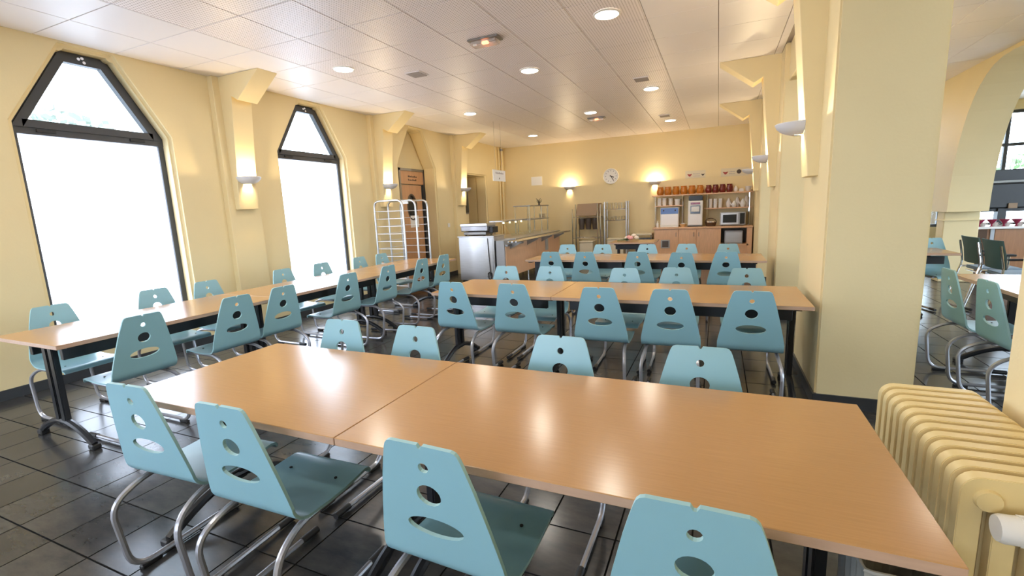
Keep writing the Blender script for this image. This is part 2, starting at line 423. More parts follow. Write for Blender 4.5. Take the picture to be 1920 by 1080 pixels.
# ---------------- second arcade with pointed round arches (adjoining room)
wa = struct('wall_arcade', 'yellow arcade wall with tall rounded arches in the adjoining room')
def archcurve(c, hw, z0, z1, n=12):
    # springing vertical, rounding towards the crown
    pts = []
    for k in range(n + 1):
        t = k / n; a = t * PI / 2
        pts.append((hw * max(math.cos(a), 0) ** 0.80, z0 + (z1 - z0) * math.sin(a) ** 0.97))
    return [(c + x, z) for x, z in pts] + [(c - x, z) for x, z in reversed(pts[:-1])]
ar = []
for c in (5.67, 2.87, 0.07, -2.73):
    ar.append(archcurve(c, 1.39, 1.13, 3.14))
outl = [(YF + 1.4, 1.13), (YF + 1.4, H + 0.01), (YB, H + 0.01), (YB, 1.13)]
for a in reversed(ar): outl += list(reversed(a))
B(wa).prism([outl], lambda p, q: (q, p[0], p[1]), XA0, XA1).build('arch_spandrel', 'wall_paint')
for c in (7.07 + 0.31, 4.58, 1.78, -1.02):
    B(wa).box(XA0 + 0.04, XA1 - 0.02, c - 0.13, c + 0.13, 0, 1.13).build('pier', 'wall_paint', bevel=0.01)
    B(wa).box(XA0 + 0.02, XA1, c - 0.15, c + 0.15, 0.985, 1.0).build('pier_band', 'wall_paint')
# ---------------- outer walls of the adjoining room
we = struct('wall_outer', 'outer wall of the adjoining room with large windows')
B(we).prism([[(YB, 0), (YF + 1.5, 0), (YF + 1.5, H), (YB, H)]] + [[(a, 0.4), (a + 2.2, 0.4), (a + 2.2, 2.9), (a, 2.9)] for a in (-3.4, -0.6, 2.2, 5.0)],
          lambda p, q: (q, p[0], p[1]), XO, XO + 0.3).build('wall_face', 'wall_paint')
B(we).box(XR1, XO, YB - 0.3, YB, 0, H).build('wall_face', 'wall_paint')
YE = YF + 0.4
B(we).prism([[(XR1, 0), (XO, 0), (XO, H), (XR1, H)], [(8.0, 0.70), (11.9, 0.70), (11.9, 3.0), (8.0, 3.0)]], lambda p, q: (p[0], q, p[1]), YE, YE + 0.3).build('wall_face', 'wall_paint')

# ---------------- windows
def window(n, poly, fn, depth, label, simple=False):
    """fn(p2,q): q grows to the outside; frame sits at q=depth"""
    w = struct('window_%d' % n, label)
    cx = sum(p[0] for p in poly) / len(poly)
    inn = inset(poly, 0.055)
    B(w).prism([poly, inn], fn, depth, depth + 0.07).build('window_frame', 'anthracite')
    zt = 2.41
    xl, xr = min(p[0] for p in poly), max(p[0] for p in poly)
    B(w).prism([[(xl, zt - 0.085), (xr, zt - 0.085), (xr, zt + 0.0), (xl, zt + 0.0)]], fn, depth - 0.005, depth + 0.07).build('transom', 'anthracite')
    up = [(xl, zt - 0.055), (xr, zt - 0.055), (xr, min(zt, poly[2][1]))] + [p for p in poly[2:] if p[1] > zt + 0.01] + [(xl, min(zt, poly[-1][1]))]
    si = inset(up, 0.03)
    si2 = inset(up, 0.10)
    B(w).prism([si, si2], fn, depth - 0.02, depth + 0.05).build('sash', 'anthracite')
    B(w).prism([si2], fn, depth + 0.02, depth + 0.026).build('pane', 'glass_clear')
    lo = inset([(xl, poly[0][1]), (xr, poly[0][1]), (xr, zt - 0.03), (xl, zt - 0.03)], 0.05)
    B(w).prism([lo], fn, depth + 0.02, depth + 0.026).build('pane', 'glass_frosted')
    if not simple:
        for s in (-0.38, 0.38):
            B(w).prism([[(cx + s - 0.07, zt - 0.06), (cx + s + 0.07, zt - 0.06), (cx + s + 0.07, zt - 0.035), (cx + s - 0.07, zt - 0.035)]], fn, depth - 0.02, depth).build('hinge', 'black_metal')
        lt = B(w)
        for dx, dz in ((-0.03, 0.0), (0.0, 0.012), (0.012, -0.025)):
            c = fn((cx + dx, 3.085 + dz), depth - 0.03); c2 = fn((cx + dx, 3.085 + dz), depth + 0.01)
            lt.cyl(c, c2, 0.014, 10)
        lt.build('latch', 'chrome', smooth=True)
    return w
LAB = {1: 'large frosted window nearest the viewer, tapered top with clear pane', 2: 'second frosted window past the first bracket, tapered top'}
for k, c in enumerate(WC):
    window(k + 1, winpoly(c), lambda p, q: (-q, p[0], p[1]), 0.13, LAB.get(k, 'tapered frosted window further back along the same wall'), simple=k < 1)
    portal('daylight_portal', (-0.30, c, 1.7), (0, PI / 2 * -1, 0), 2.9, 1.35)
for k, c in enumerate(BW):
    window(4 + k, bwin(c), lambda p, q: (p[0], YB - q, p[1]), 0.13, 'tapered window in the wall behind the viewer', simple=True)
    portal('daylight_portal', (c, YB - 0.28, 1.75), (PI / 2, 0, 0), 1.75, 2.75)
for k, a in enumerate((-3.4, -0.6, 2.2, 5.0)):
    w = struct('window_%d' % (7 + k), 'large plain window in the outer wall of the adjoining room')
    fr = B(w)
    for y in (a, a + 1.07, a + 2.14): fr.box(XO + 0.1, XO + 0.16, y, y + 0.06, 0.4, 2.9)
    for z in (0.4, 2.0, 2.84): fr.box(XO + 0.1, XO + 0.16, a, a + 2.2, z, z + 0.06)
    fr.build('window_frame', 'anthracite'); B(w).box(XO + 0.125, XO + 0.13, a, a + 2.2, 0.4, 2.9).build('pane', 'glass_clear')
    portal('daylight_portal', (XO + 0.25, a + 1.1, 1.65), (0, PI / 2, 0), 2.5, 2.2)
w = struct('window_11', 'wide window with dark mullions behind the television')
for x in (8.0, 9.0, 10.0, 10.95, 11.84): B(w).box(x, x + 0.06, YE + 0.08, YE + 0.14, 0.7, 3.0).build('mullion', 'anthracite')
for z in (0.7, 2.30, 2.94): B(w).box(8.0, 11.9, YE + 0.085, YE + 0.135, z, z + 0.06).build('rail', 'anthracite')
B(w).box(8.0, 11.9, YE + 0.105, YE + 0.11, 0.7, 3.0).build('pane', 'glass_clear')
portal('daylight_portal', (9.95, YE + 0.25, 1.85), (-PI / 2, 0, 0), 3.9, 2.3)

# ---------------- door in the niche
B(wl).box(-0.62, -0.42, 5.0, 6.7, 0, 3.2).build('niche_light_block', 'wall_paint')  # unseen filler added behind the door to block outside light
dr = struct('door_1', 'wooden door with an oval window under a wooden name panel')
fr = B(dr); fr.box(-0.36, -0.30, 5.58, 5.63, 0, 2.40); fr.box(-0.36, -0.30, 6.45, 6.50, 0, 2.40); fr.box(-0.36, -0.30, 5.58, 6.50, 2.35, 2.40)
fr.build('door_frame', 'steel_dark')
B(dr).box(-0.40, -0.345, 6.36, 6.45, 0, 2.07).build('door_gap', 'black_metal')
oval = [(5.98 + 0.15 * math.cos(t), 1.60 + 0.25 * math.sin(t)) for t in [2 * PI * k / 20 for k in range(20)]]
leaf = B(dr).prism([[(5.63, 0.01), (6.36, 0.01), (6.36, 2.06), (5.63, 2.06)], oval], lambda p, q: (q, p[0], p[1]), -0.37, -0.325).build('door_leaf', 'door_wood')
ov2 = [(5.98 + (p[0] - 5.98) * 1.18, 1.60 + (p[1] - 1.60) * 1.12) for p in oval]
B(dr).prism([ov2, oval], lambda p, q: (q, p[0], p[1]), -0.335, -0.318).build('oval_rim', 'smoked', leaf)
B(dr).prism([oval], lambda p, q: (q, p[0], p[1]), -0.36, -0.35).build('oval_pane', 'dark_screen', leaf)
B(dr).box(-0.325, -0.322, 5.88, 6.18, 1.17, 1.42).build('notice', 'white_paper', leaf)
B(dr).box(-0.322, -0.3205, 6.02, 6.06, 1.32, 1.37).build('notice_print', 'ink', leaf)
tp = B(dr).box(-0.355, -0.32, 5.63, 6.45, 2.08, 2.35).build('name_panel', 'door_wood')
def scribble(root, parent, fn, x0, x1, z0, z1, lines, m='ink', seed=1, name='lettering'):
    """rows of small uneven strokes: lettering too small to read in the photograph"""
    rr = random.Random(seed); b = B(root); hgt = (z1 - z0) / (lines * 1.6)
    for i in range(lines):
        zz = z1 - (i + 0.5) * (z1 - z0) / lines; x = x0 + rr.uniform(0, 0.06) * (x1 - x0)
        while x < x1 - rr.uniform(0, 0.1) * (x1 - x0):
            wd = hgt * rr.uniform(0.35, 0.75); h2 = hgt * rr.choice((0.5, 0.5, 0.8))
            b.prism([[(x, zz - hgt / 2), (x + wd, zz - hgt / 2), (x + wd, zz - hgt / 2 + h2), (x, zz - hgt / 2 + h2)]], fn, 0, 0.0015)
            x += wd + hgt * 0.22
    o_ = b.build(name, m, parent); o_['kind'] = 'stuff'
    return o_
scribble(dr, tp, lambda p, q: (-0.32 + q, p[0], p[1]), 5.90, 6.20, 2.14, 2.28, 2, seed=3)

# ---------------- exterior: unseen ground made pale to bounce daylight indoors, trees beyond the windows
gr = B().box(-25, 40, -25, 40, -0.5, -0.3).build('bounce_ground', 'bounce_pale'); gr['kind'] = 'structure'; gr['label'] = 'unseen ground outside, made pale to bounce daylight onto the ceiling'
def tree(loc, h, R, label, name='garden_tree', n=260, seed=1):
    rr = random.Random(seed); t = thing(name, label, 'tree', loc, group='trees in the garden')
    leafm = 'leaf_overexposed' if name == 'garden_tree' else 'leaf'
    x, y, z = loc
    B(t).cyl((x, y, z), (x, y, z + h * 0.6), 0.1, 8, r2=0.06).build('trunk', 'bark')
    b = B(t)
    for _ in range(n):
        a, c_, rad = rr.uniform(0, 2 * PI), rr.uniform(-1, 1), R * rr.uniform(0.4, 1) ** 0.5
        s = math.sqrt(1 - c_ * c_); p = Vector((x + rad * s * math.cos(a), y + rad * s * math.sin(a), z + h * 0.72 + rad * c_ * 0.8))
        d1 = Vector((rr.gauss(0, 1), rr.gauss(0, 1), rr.gauss(0, 1))).normalized(); d2 = d1.orthogonal().normalized(); q = 0.11
        b.quad(p - d1 * q, p - d2 * q * 0.6, p + d1 * q, p + d2 * q * 0.6)
    b.build('foliage', leafm)
tree((-6.5, 3.0, -0.3), 4.95, 0.8, 'leafy tree seen through the clear top pane of the nearest window', seed=4)
for k, x in enumerate((8.6, 11.4, 14.2)):
    tree((x, 15.0, -0.3), 3.0, 1.3, 'leafy garden shrub behind the television window, %s from the pier' % ORD(k), 'garden_shrub', n=420, seed=10 + k)

# ================================================================== FURNITURE
def edge_material(o, axis_fn, idx=1):
    for p in o.data.polygons:
        if axis_fn(p.normal): p.material_index = idx
# ---------------- plywood chair (faces local +Y)
def make_chair():
    c = thing('plywood_chair', 'x', 'chair', local=True)
    dirv = Vector((0, -0.062, 0.372)).normalized(); nrm = Vector((0, -dirv.z, dirv.y)); base = Vector((0, 0.0, 0.497))
    TH = 0.011
    side = [(0.203, 0.0), (0.197, 0.035), (0.188, 0.08), (0.174, 0.145), (0.161, 0.20), (0.147, 0.258), (0.131, 0.315), (0.120, 0.350), (0.1145, 0.363), (0.107, 0.3715), (0.096, 0.3755)]
    top = [(0.009, 0.3765), (0.003, 0.366), (-0.003, 0.366), (-0.009, 0.3765)]
    outl = side + top + [(-x, s) for x, s in reversed(side)]
    def ell(cx, cs, a, b, n): return [(cx + a * math.cos(2 * PI * k / n), cs + b * math.sin(2 * PI * k / n)) for k in range(n)]
    hs = [ell(0, 0.306, 0.016, 0.0155, 14), ell(0, 0.216, 0.039, 0.034, 20), ell(0, 0.105, 0.092, 0.032, 26)]
    bk = B(c).prism([outl] + hs, lambda p, q: base + Vector((p[0], 0, 0)) + dirv * p[1] + nrm * q, 0.0, TH).build('backrest', ['chair_ply', 'chair_ply_edge'])
    edge_material(bk, lambda n: abs(n.dot(nrm)) < 0.7)
    path = [(0.0, 0.497)] + [(0.0 + 0.066 * (1 - math.cos(a)) - 0.0 + 0.0, 0.497 - 0.060 * math.sin(a)) for a in [PI / 2 * k / 6 for k in range(1, 7)]]
    path += [(0.14, 0.432), (0.23, 0.431), (0.32, 0.437), (0.358, 0.439), (0.383, 0.433), (0.397, 0.420), (0.401, 0.405)]
    hw = [0.203] * 7 + [0.202, 0.199, 0.196, 0.193, 0.190, 0.186, 0.183]
    b = B(c); n = len(path); V = []
    for i, (y, z) in enumerate(path):
        a = path[max(i - 1, 0)]; d = path[min(i + 1, n - 1)]; t = Vector((d[0] - a[0], d[1] - a[1])).normalized(); nn = Vector((-t.y, t.x))
        if i == 0: nn = Vector((dirv.z, -dirv.y))
        for q in (0.0, -TH):
            for s in (-1, 1): V.append((s * hw[i], y + nn.x * q, z + nn.y * q))
    F = []
    for i in range(n - 1):
        k = 4 * i
        F += [(k, k + 1, k + 5, k + 4), (k + 2, k + 6, k + 7, k + 3), (k, k + 4, k + 6, k + 2), (k + 1, k + 3, k + 7, k + 5)]
    F += [(0, 2, 3, 1), (4 * n - 4, 4 * n - 3, 4 * n - 1, 4 * n - 2)]
    st = b.add(V, F).build('seat', ['chair_ply', 'chair_ply_edge'], smooth=True, angle=45)
    edge_material(st, lambda q: abs(q.x) > 0.8)
    sc = B(c)
    for x in (-0.12, 0.12):
        for y in (0.11, 0.27): sc.cyl((x, y, 0.430), (x, y, 0.4335 + (0.004 if y > .2 else 0.0)), 0.006, 8)
    sc.build('screws', 'rubber')
    for s in (-1, 1):
        x = s * 0.172; xo = s * 0.192
        p = fillet([(x, 0.30, 0.408), (x, 0.02, 0.408), (xo, -0.098, 0.335), (xo, -0.062, 0.022), (xo, 0.36, 0.022)], 0.09, 6)
        lg = B(c).tube(p, 0.0125, 8).build('leg', 'tube_grey', smooth=True)
        B(c).cyl((xo, 0.335, 0.022), (xo, 0.425, 0.020), 0.0165, 10).build('end_cap', 'rubber', lg, smooth=True)
        B(c).box(xo - 0.013, xo + 0.013, -0.035, 0.05, 0.0, 0.018).build('glide', 'rubber', lg, bevel=0.004)
    B(c).tube([(-0.172, 0.27, 0.408), (0.172, 0.27, 0.408)], 0.0105, 8).build('crossbar', 'tube_grey', smooth=True)
    return c
CH0 = make_chair(); CHUSED = []
def chair(x, y, rz, label, group):
    o = CH0 if not CHUSED else copy_tree(CH0)
    CHUSED.append(o); o.location = (x, y, 0); o.rotation_euler = (0, 0, rz); tag(o, label, 'chair', group)
    return o
rj = random.Random(5)
# nearest table, near side, counted from the far-left end
for i, (x, y, a) in enumerate(((3.63, -1.415, 0.05), (4.185, -1.43, 0.02), (4.975, -1.43, -0.03), (5.64, -1.455, -0.01))):
    chair(x, y, a, 'light blue plywood chair seen from behind at nearest table, %s from radiator' % ORD(3 - i), 'chairs along the near side of the nearest table')
for i, (x, y, a) in enumerate(((3.68, -0.47, 0.02), (4.205, -0.49, -0.03), (5.01, -0.48, 0.0), (5.615, -0.485, 0.02))):
    chair(x, y, PI + a, 'pale blue plywood chair facing the viewer across nearest table, %s from radiator' % ORD(3 - i), 'chairs along the far side of the nearest table')
for i, (x, y, a) in enumerate(((3.585, 1.04, -0.06), (4.16, 1.03, -0.03), (4.875, 0.975, 0.0), (5.375, 0.98, 0.01), (5.885, 1.0, 0.0))):
    chair(x, y, a, 'teal plywood chair seen from behind at middle table, %s from big column' % ORD(4 - i), 'chairs along the near side of the middle table')
for i, (x, y) in enumerate(((3.61, 2.01), (4.10, 2.02), (4.87, 1.95), (5.33, 2.02), (5.91, 2.03))):
    chair(x, y, PI + rj.uniform(-.03, .03), 'pale teal plywood chair facing the viewer across middle table, %s from big column' % ORD(4 - i), 'chairs along the far side of the middle table')
for i, (x, y) in enumerate(((3.58, 3.66), (4.07, 3.63), (4.745, 3.64), (5.275, 3.55), (5.765, 3.62))):
    chair(x, y, rj.uniform(-.03, .03), 'teal plywood chair seen from behind at farthest table, %s from second column' % ORD(4 - i), 'chairs along the near side of the farthest table')
for i, (x, y) in enumerate(((3.465, 4.73), (4.04, 4.68), (4.72, 4.62), (5.265, 4.65), (5.805, 4.6))):
    chair(x, y, PI + rj.uniform(-.03, .03), 'pale teal plywood chair facing the viewer behind farthest table, %s from second column' % ORD(4 - i), 'chairs along the far side of the farthest table')
for i, y in enumerate((-0.625, 0.055, 0.525, 1.34, 2.0, 2.705, 3.24)):
    chair(2.04 + (0.03 if i < 2 else 0), y, PI / 2 + rj.uniform(-.03, .03), 'green plywood chair on aisle side of long window table, %s from its near end' % ORD(i), 'chairs along the aisle side of the window table')
for i, y in enumerate((-0.59, 0.155, 0.65, 1.575, 2.19, 2.915, 3.41)):
    chair(0.915, y, -PI / 2 + rj.uniform(-.04, .04), 'green plywood chair between long table and windows, %s from its near end' % ORD(i), 'chairs along the window side of the window table')
# adjoining room
chair(7.36, 2.15, -PI / 2, 'green plywood chair in adjoining room, farther one at the pale table', 'chairs in the adjoining room')
chair(7.36, 1.58, -PI / 2 + .03, 'green plywood chair in adjoining room, nearer one at the pale table', 'chairs in the adjoining room')
chair(8.22, 5.22, PI + 0.25, 'green plywood chair behind the small table in the adjoining room', 'chairs in the adjoining room')

# ---------------- tables
def make_table(Ln, D, loc, rz, label, group, leg_in=(0.12, 0.12)):
    t = thing('canteen_table', label, 'table', loc, rz, group, local=True)
    tp = B(t).box(-Ln / 2 + .0015, Ln / 2 - .0015, -D / 2, D / 2, 0.722, 0.75).build('tabletop', ['beech', 'beech_edge'], bevel=0.002)
    edge_material(tp, lambda n: abs(n.z) < 0.5)
    for s in (-1, 1):
        B(t).box(-Ln / 2 + .1, Ln / 2 - .1, s * 0.20 - 0.018, s * 0.20 + 0.018, 0.61, 0.70).build('apron', 'black_metal', bevel=0.003)
    for k, s in enumerate((-1, 1)):
        x = s * (Ln / 2 - leg_in[k])
        lg = B(t)
        for y in (-0.038, 0.038): lg.box(x - 0.018, x + 0.018, y - 0.027, y + 0.027, 0.12, 0.70)
        lg.box(x - 0.03, x + 0.03, -0.30, 0.30, 0.695, 0.722)
        lg = lg.build('leg', 'black_metal', bevel=0.006, seg=2)
        ft = []
        for i in range(13):
            a = -1 + i / 6; ft.append((x, 0.335 * a, 0.150 - 0.122 * abs(a) ** 1.9))
        B(t).tube(ft, 0.023, 8).build('foot', 'black_metal', lg, smooth=True)
        for s2 in (-1, 1): B(t).box(x - 0.026, x + 0.026, s2 * 0.335 - 0.03, s2 * 0.335 + 0.03, 0.0, 0.035).build('foot_pad', 'rubber', lg, bevel=0.006)
    return t
G = 'beech topped canteen tables'
make_table(1.20, 0.79, (3.94, -0.975, 0), 0, 'shorter beech table at the window end of the nearest row', G, (0.05, 0.05))
make_table(1.58, 0.79, (5.33, -0.975, 0), 0, 'long beech table beside the cast iron radiator', G, (0.12, 0.17))
make_table(1.14, 0.80, (3.88, 1.47, 0), 0, 'short beech table at the aisle end of the middle row', G, (0.03, 0.05))
make_table(1.81, 0.80, (5.355, 1.47, 0), 0, 'long beech table of the middle row touching the big column', G, (0.12, 0.08))
make_table(1.42, 0.82, (3.89, 4.07, 0), 0, 'beech table at the serving counter end of the farthest row', G, (0.03, 0.12))
make_table(1.60, 0.82, (5.40, 4.07, 0), 0, 'beech table of the farthest row beside the second column', G, (0.42, 0.12))
for i, y in enumerate((-0.225, 1.385, 2.995)):
    make_table(1.61, 0.82, (1.56, y, 0), PI / 2, 'beech table in the long window row, %s' % ('nearest the viewer', 'between the other two', 'farthest, beside the wire cage trolley')[i], G, ((0.12, 0.06), (0.06, 0.12), (0.12, 0.12))[i])
make_table(1.9, 0.80, (7.93, 1.80, 0), PI / 2, 'pale topped table in the adjoining room with two chairs', G)
make_table(1.0, 0.70, (7.72, 4.82, 0), 0, 'small table farther back in the adjoining room', G, (0.12, 0.32))
make_table(0.85, 0.80, (4.18, 6.9, 0), 0, 'small beech table carrying the bouquet before the drinks counter', G)

# ---------------- wall sconces
def sconce(x, y, z, ax, label, power=23.0):
    """half bowl on a wall whose outward normal is ax (unit xy vector)"""
    ang = math.atan2(ax[1], ax[0])
    t = thing('wall_sconce', label, 'lamp', (x, y, z), ang, 'half bowl wall sconces', local=True)
    b = B(t); n = 14; prof = [(0.150, 0.0), (0.141, -0.026), (0.118, -0.054), (0.085, -0.074), (0.052, -0.084)]
    m = n + 1; V = []; F = []
    for th in (0.0, 0.006):
        for R, zz in prof:
            for k in range(m):
                a = -PI / 2 + PI * k / n
                V.append(((R - th) * math.cos(a) * 1.22, (R - th) * math.sin(a), zz + th))
    q = len(prof) * m
    for i in range(len(prof) - 1):
        for k in range(n):
            F.append((i * m + k, i * m + k + 1, (i + 1) * m + k + 1, (i + 1) * m + k))
            F.append((q + i * m + k, q + (i + 1) * m + k, q + (i + 1) * m + k + 1, q + i * m + k + 1))
    F += [(k, q + k, q + k + 1, k + 1) for k in range(n)]
    b.add(V, F).build('bowl', 'sconce_grey', smooth=True)
    B(t).box(0.0, 0.012, -0.05, 0.05, -0.05, -0.01).build('back_plate', 'sconce_grey')
    B(t).cyl((0.055, -0.035, -0.022), (0.055, 0.035, -0.022), 0.006, 8).build('bulb', 'bulb')
    l = bpy.data.lights.new('sconce_light', 'POINT'); l.energy = power; l.color = (1.0, 0.78, 0.48); l.shadow_soft_size = 0.02
    o = bpy.data.objects.new('sconce_light', l); COL.objects.link(o); o.parent = t; o.location = (0.06, 0, -0.004)
for k, c in enumerate((1.79, 4.59, 7.37)):
    d = 0.07 + 0.075 + (0.20 - 0.075) * (2.0 - 1.605) / (2.945 - 1.605)
    sconce(d - 0.004, c, 2.0, (1, 0), 'lit half bowl sconce on window wall bracket, %s from the viewer' % ORD(k))
    sconce(XR0 + 0.01 - (d - 0.07) + 0.004, (1.78, 4.58, 7.38)[k], 2.0, (-1, 0), 'lit half bowl sconce on column bracket, %s from the viewer' % ORD(k))
sconce(1.94, YF, 2.0, (0, -1), 'lit half bowl sconce on far wall between paper notice and clock')
sconce(4.18, YF, 2.0, (0, -1), 'lit half bowl sconce on far wall above the amber jugs')

# ---------------- ceiling downlights and fittings
def downlight(x, y, label, power=7.5):
    t = thing('ceiling_downlight', label, 'light', (x, y, H), 0, 'round recessed downlights')
    B(t).lathe([(0.125, -0.0005), (0.125, -0.010), (0.108, -0.014), (0.104, -0.004)], (x, y, H), 24).build('rim', 'white_plastic', smooth=True)
    B(t).lathe([(0.105, -0.008), (0.06, -0.012), (0.0005, -0.013)], (x, y, H), 24).build('lens', 'lamp_lens', smooth=True)
    l = bpy.data.lights.new('downlight_lamp', 'AREA'); l.shape = 'DISK'; l.size = 0.18; l.energy = power; l.color = (1.0, 0.93, 0.82)
    o = bpy.data.objects.new('downlight_lamp', l); COL.objects.link(o); o.parent = t; o.location = (0, 0, -0.02)
DL = [((4.68, 2.19), 'largest round downlight, nearest the viewer and the column'), ((1.55, 2.19), 'round downlight nearest the first window wall bracket'), ((3.43, 3.44), 'round downlight beyond the nearer emergency light'),
      ((4.68, 5.31), 'round downlight right behind the square vent near the second column'), ((1.55, 5.31), 'round downlight nearest the second window wall bracket'), ((3.43, 6.56), 'round downlight just before the farther emergency light'),
      ((4.68, 8.44), 'round downlight closest to the drinks counter'), ((1.55, 8.44), 'round downlight above the end of the serving counter')]
for (x, y), lb in DL: downlight(x, y, lb)
for (x, y), w_ in (((3.43, 0.31), 'over the aisle behind the nearest table'), ((1.55, -0.94), 'over the near end of the window table'), ((4.68, -0.94), 'straight above the nearest table'), ((3.43, -2.8), 'over the floor left of the viewer'), ((1.55, -4.1), 'behind the viewer near the window wall'), ((4.68, -4.1), 'behind the viewer near the arcade')):
    downlight(x, y, 'round downlight outside the picture, ' + w_)
downlight(7.9, 0.9, 'round downlight in the adjoining room over the pale table'); downlight(7.9, 3.4, 'round downlight in the adjoining room hidden behind the big column')
for k, y in enumerate((4.56, 7.36)):  # unseen extra sconces, added only to brighten the adjoining room
    sconce(XR1, y, 2.0, (1, 0), 'unseen half bowl sconce added behind column to brighten adjoining room, %s from the viewer' % ORD(k))
def emergency(x, y, label):
    t = thing('emergency_light', label, 'light', (x, y, H), 0, 'emergency luminaires on the ceiling')
    B(t).box(x - .17, x + .17, y - .075, y + .075, H - 0.018, H - 0.0005).build('base_plate', 'steel_dark', bevel=0.004)
    B(t).box(x - .15, x + .15, y - .058, y + .058, H - 0.062, H - 0.018).build('cover', 'clear_plastic', bevel=0.012, seg=2)
    B(t).box(x - .035, x + .035, y - .02, y + .02, H - 0.046, H - 0.02).build('indicator', 'led_red', bevel=0.006)
    B(t).box(x - .11, x - .07, y - .062, y - .045, H - 0.066, H - 0.05).build('test_lamp', 'white_plastic')
emergency(3.43, 2.19, 'nearer emergency light with glowing orange lamp on ceiling')
emergency(3.40, 7.15, 'farther emergency light with red lamp on ceiling')
def vent(x, y, label):
    t = thing('ceiling_vent', label, 'vent', (x, y, H), 0, 'square ceiling vents')
    B(t).box(x - .11, x + .11, y - .11, y + .11, H - 0.010, H - 0.0005).build('frame', 'ceiling_plain', bevel=0.003)
    for k in range(7):
        yy = y - 0.085 + k * 0.0285
        B(t).box(x - .092, x + .092, yy - 0.009, yy + 0.009, H - 0.016, H - 0.010).build('slat', 'ceiling_gap')
vent(2.15, 2.82, 'square grey vent on ceiling between two rows of downlights')
vent(4.63, 4.68, 'square grey vent just before a downlight near second column')
vent(4.63, 7.80, 'square grey vent just before the downlight closest to drinks counter')

# ---------------- radiator
t = thing('cast_iron_radiator', 'yellow painted cast iron column radiator at the end of the nearest table', 'radiator', (6.40, -0.68, 0))
RX0, RX1, RZ0, RZ1 = 6.245, 6.545, 0.075, 0.75
def rr_(x0, x1, z0, z1, rd, n=5):
    o_ = []
    for cx, cz, a in ((x1 - rd, z0 + rd, -PI / 2), (x1 - rd, z1 - rd, 0), (x0 + rd, z1 - rd, PI / 2), (x0 + rd, z0 + rd, PI)):
        o_ += [(cx + rd * math.cos(a + PI / 2 * k / n), cz + rd * math.sin(a + PI / 2 * k / n)) for k in range(n + 1)]
    return o_
slots = [rr_(RX0 + 0.048 + k * 0.070, RX0 + 0.048 + k * 0.070 + 0.024, RZ0 + 0.08, RZ1 - 0.085, 0.010, 3) for k in range(4)]
slots = [s for s in slots if max(p[0] for p in s) < RX1 - 0.03]
sec = None
for k in range(12):
    y = -0.97 + k * 0.0575
    if sec is None:
        o = B(t).prism([rr_(RX0, RX1, RZ0, RZ1, 0.045)] + slots, lambda p, q: (p[0], q, p[1]), y - 0.0185, y + 0.0185).build('section', 'radiator_paint', bevel=0.015, seg=4, smooth=True, angle=70); sec = o.data; y_first = y
    else:
        o = bpy.data.objects.new('section', sec); COL.objects.link(o); o.parent = t; o.location = (0, y - y_first, 0)
for x, z in ((RX0 + 0.05, RZ1 - 0.05), (RX1 - 0.05, RZ1 - 0.05), (RX0 + 0.05, RZ0 + 0.05), (RX1 - 0.05, RZ0 + 0.05)):
    B(t).cyl((x, -0.985, z), (x, -0.35, z), 0.024, 14).build('hub', 'radiator_paint', smooth=True)
B(t).cyl((RX0 + 0.055, -1.0, RZ1 - 0.058), (RX0 + 0.055, -0.985, RZ1 - 0.058), 0.026, 16, r2=0.030).build('plug', 'radiator_paint', smooth=True)
for x in (RX0 + 0.05, RX1 - 0.05):
    for y in (-0.97, -0.97 + 11 * 0.0575): B(t).cyl((x, y, 0.0), (x, y, 0.09), 0.022, 10, r2=0.018).build('foot', 'radiator_paint', smooth=True)
vv = B(t).tube([(6.52, -1.045, 0.66), (6.44, -1.045, 0.66), (6.43, -1.045, 0.66), (6.305, -1.045, 0.655), (6.295, -1.045, 0.655)], 0.03, 20, radii=[0.024, 0.027, 0.033, 0.034, 0.030]).build('thermostat_valve', 'white_plastic', smooth=True)
for k in range(18):
    a = 2 * PI * k / 18
    B(t).cyl((6.425, -1.045 + 0.0335 * math.cos(a), 0.66 + 0.0335 * math.sin(a)), (6.335, -1.045 + 0.0340 * math.cos(a), 0.656 + 0.0340 * math.sin(a)), 0.0024, 5).build('grip_rib', 'white_plastic', vv)
B(t).tube([(6.52, -0.97, 0.68), (6.52, -1.045, 0.665), (6.52, -1.05, 0.1), (6.52, -1.05, 0.0)], 0.012, 8).build('pipe', 'radiator_paint', smooth=True)

# bin under the table end
t = thing('ribbed_bin', 'pale grey ribbed bin standing under table end beside radiator', 'bin', (6.10, -1.06, 0))
b = B(t); n = 40; V = []; F = []
for zz, k_ in ((0.0, 0.92), (0.56, 1.0)):
    for i in range(n):
        a = 2 * PI * i / n; rx = (0.095 + (0.004 if i % 2 else 0)) * k_; ry = (0.13 + (0.004 if i % 2 else 0)) * k_
        V.append((6.10 + rx * max(-0.92, min(0.92, 1.25 * math.cos(a))), -1.06 + ry * max(-0.92, min(0.92, 1.25 * math.sin(a))), zz))
F = [(i, (i + 1) % n, n + (i + 1) % n, n + i) for i in range(n)] + [tuple(range(n - 1, -1, -1))]
b.add(V, F).build('body', 'bin_grey')
B(t).tube([(6.10 + 0.097 * max(-0.92, min(0.92, 1.25 * math.cos(2 * PI * i / 40))), -1.06 + 0.132 * max(-0.92, min(0.92, 1.25 * math.sin(2 * PI * i / 40))), 0.56) for i in range(41)], 0.006, 6).build('rim', 'bin_grey', smooth=True)

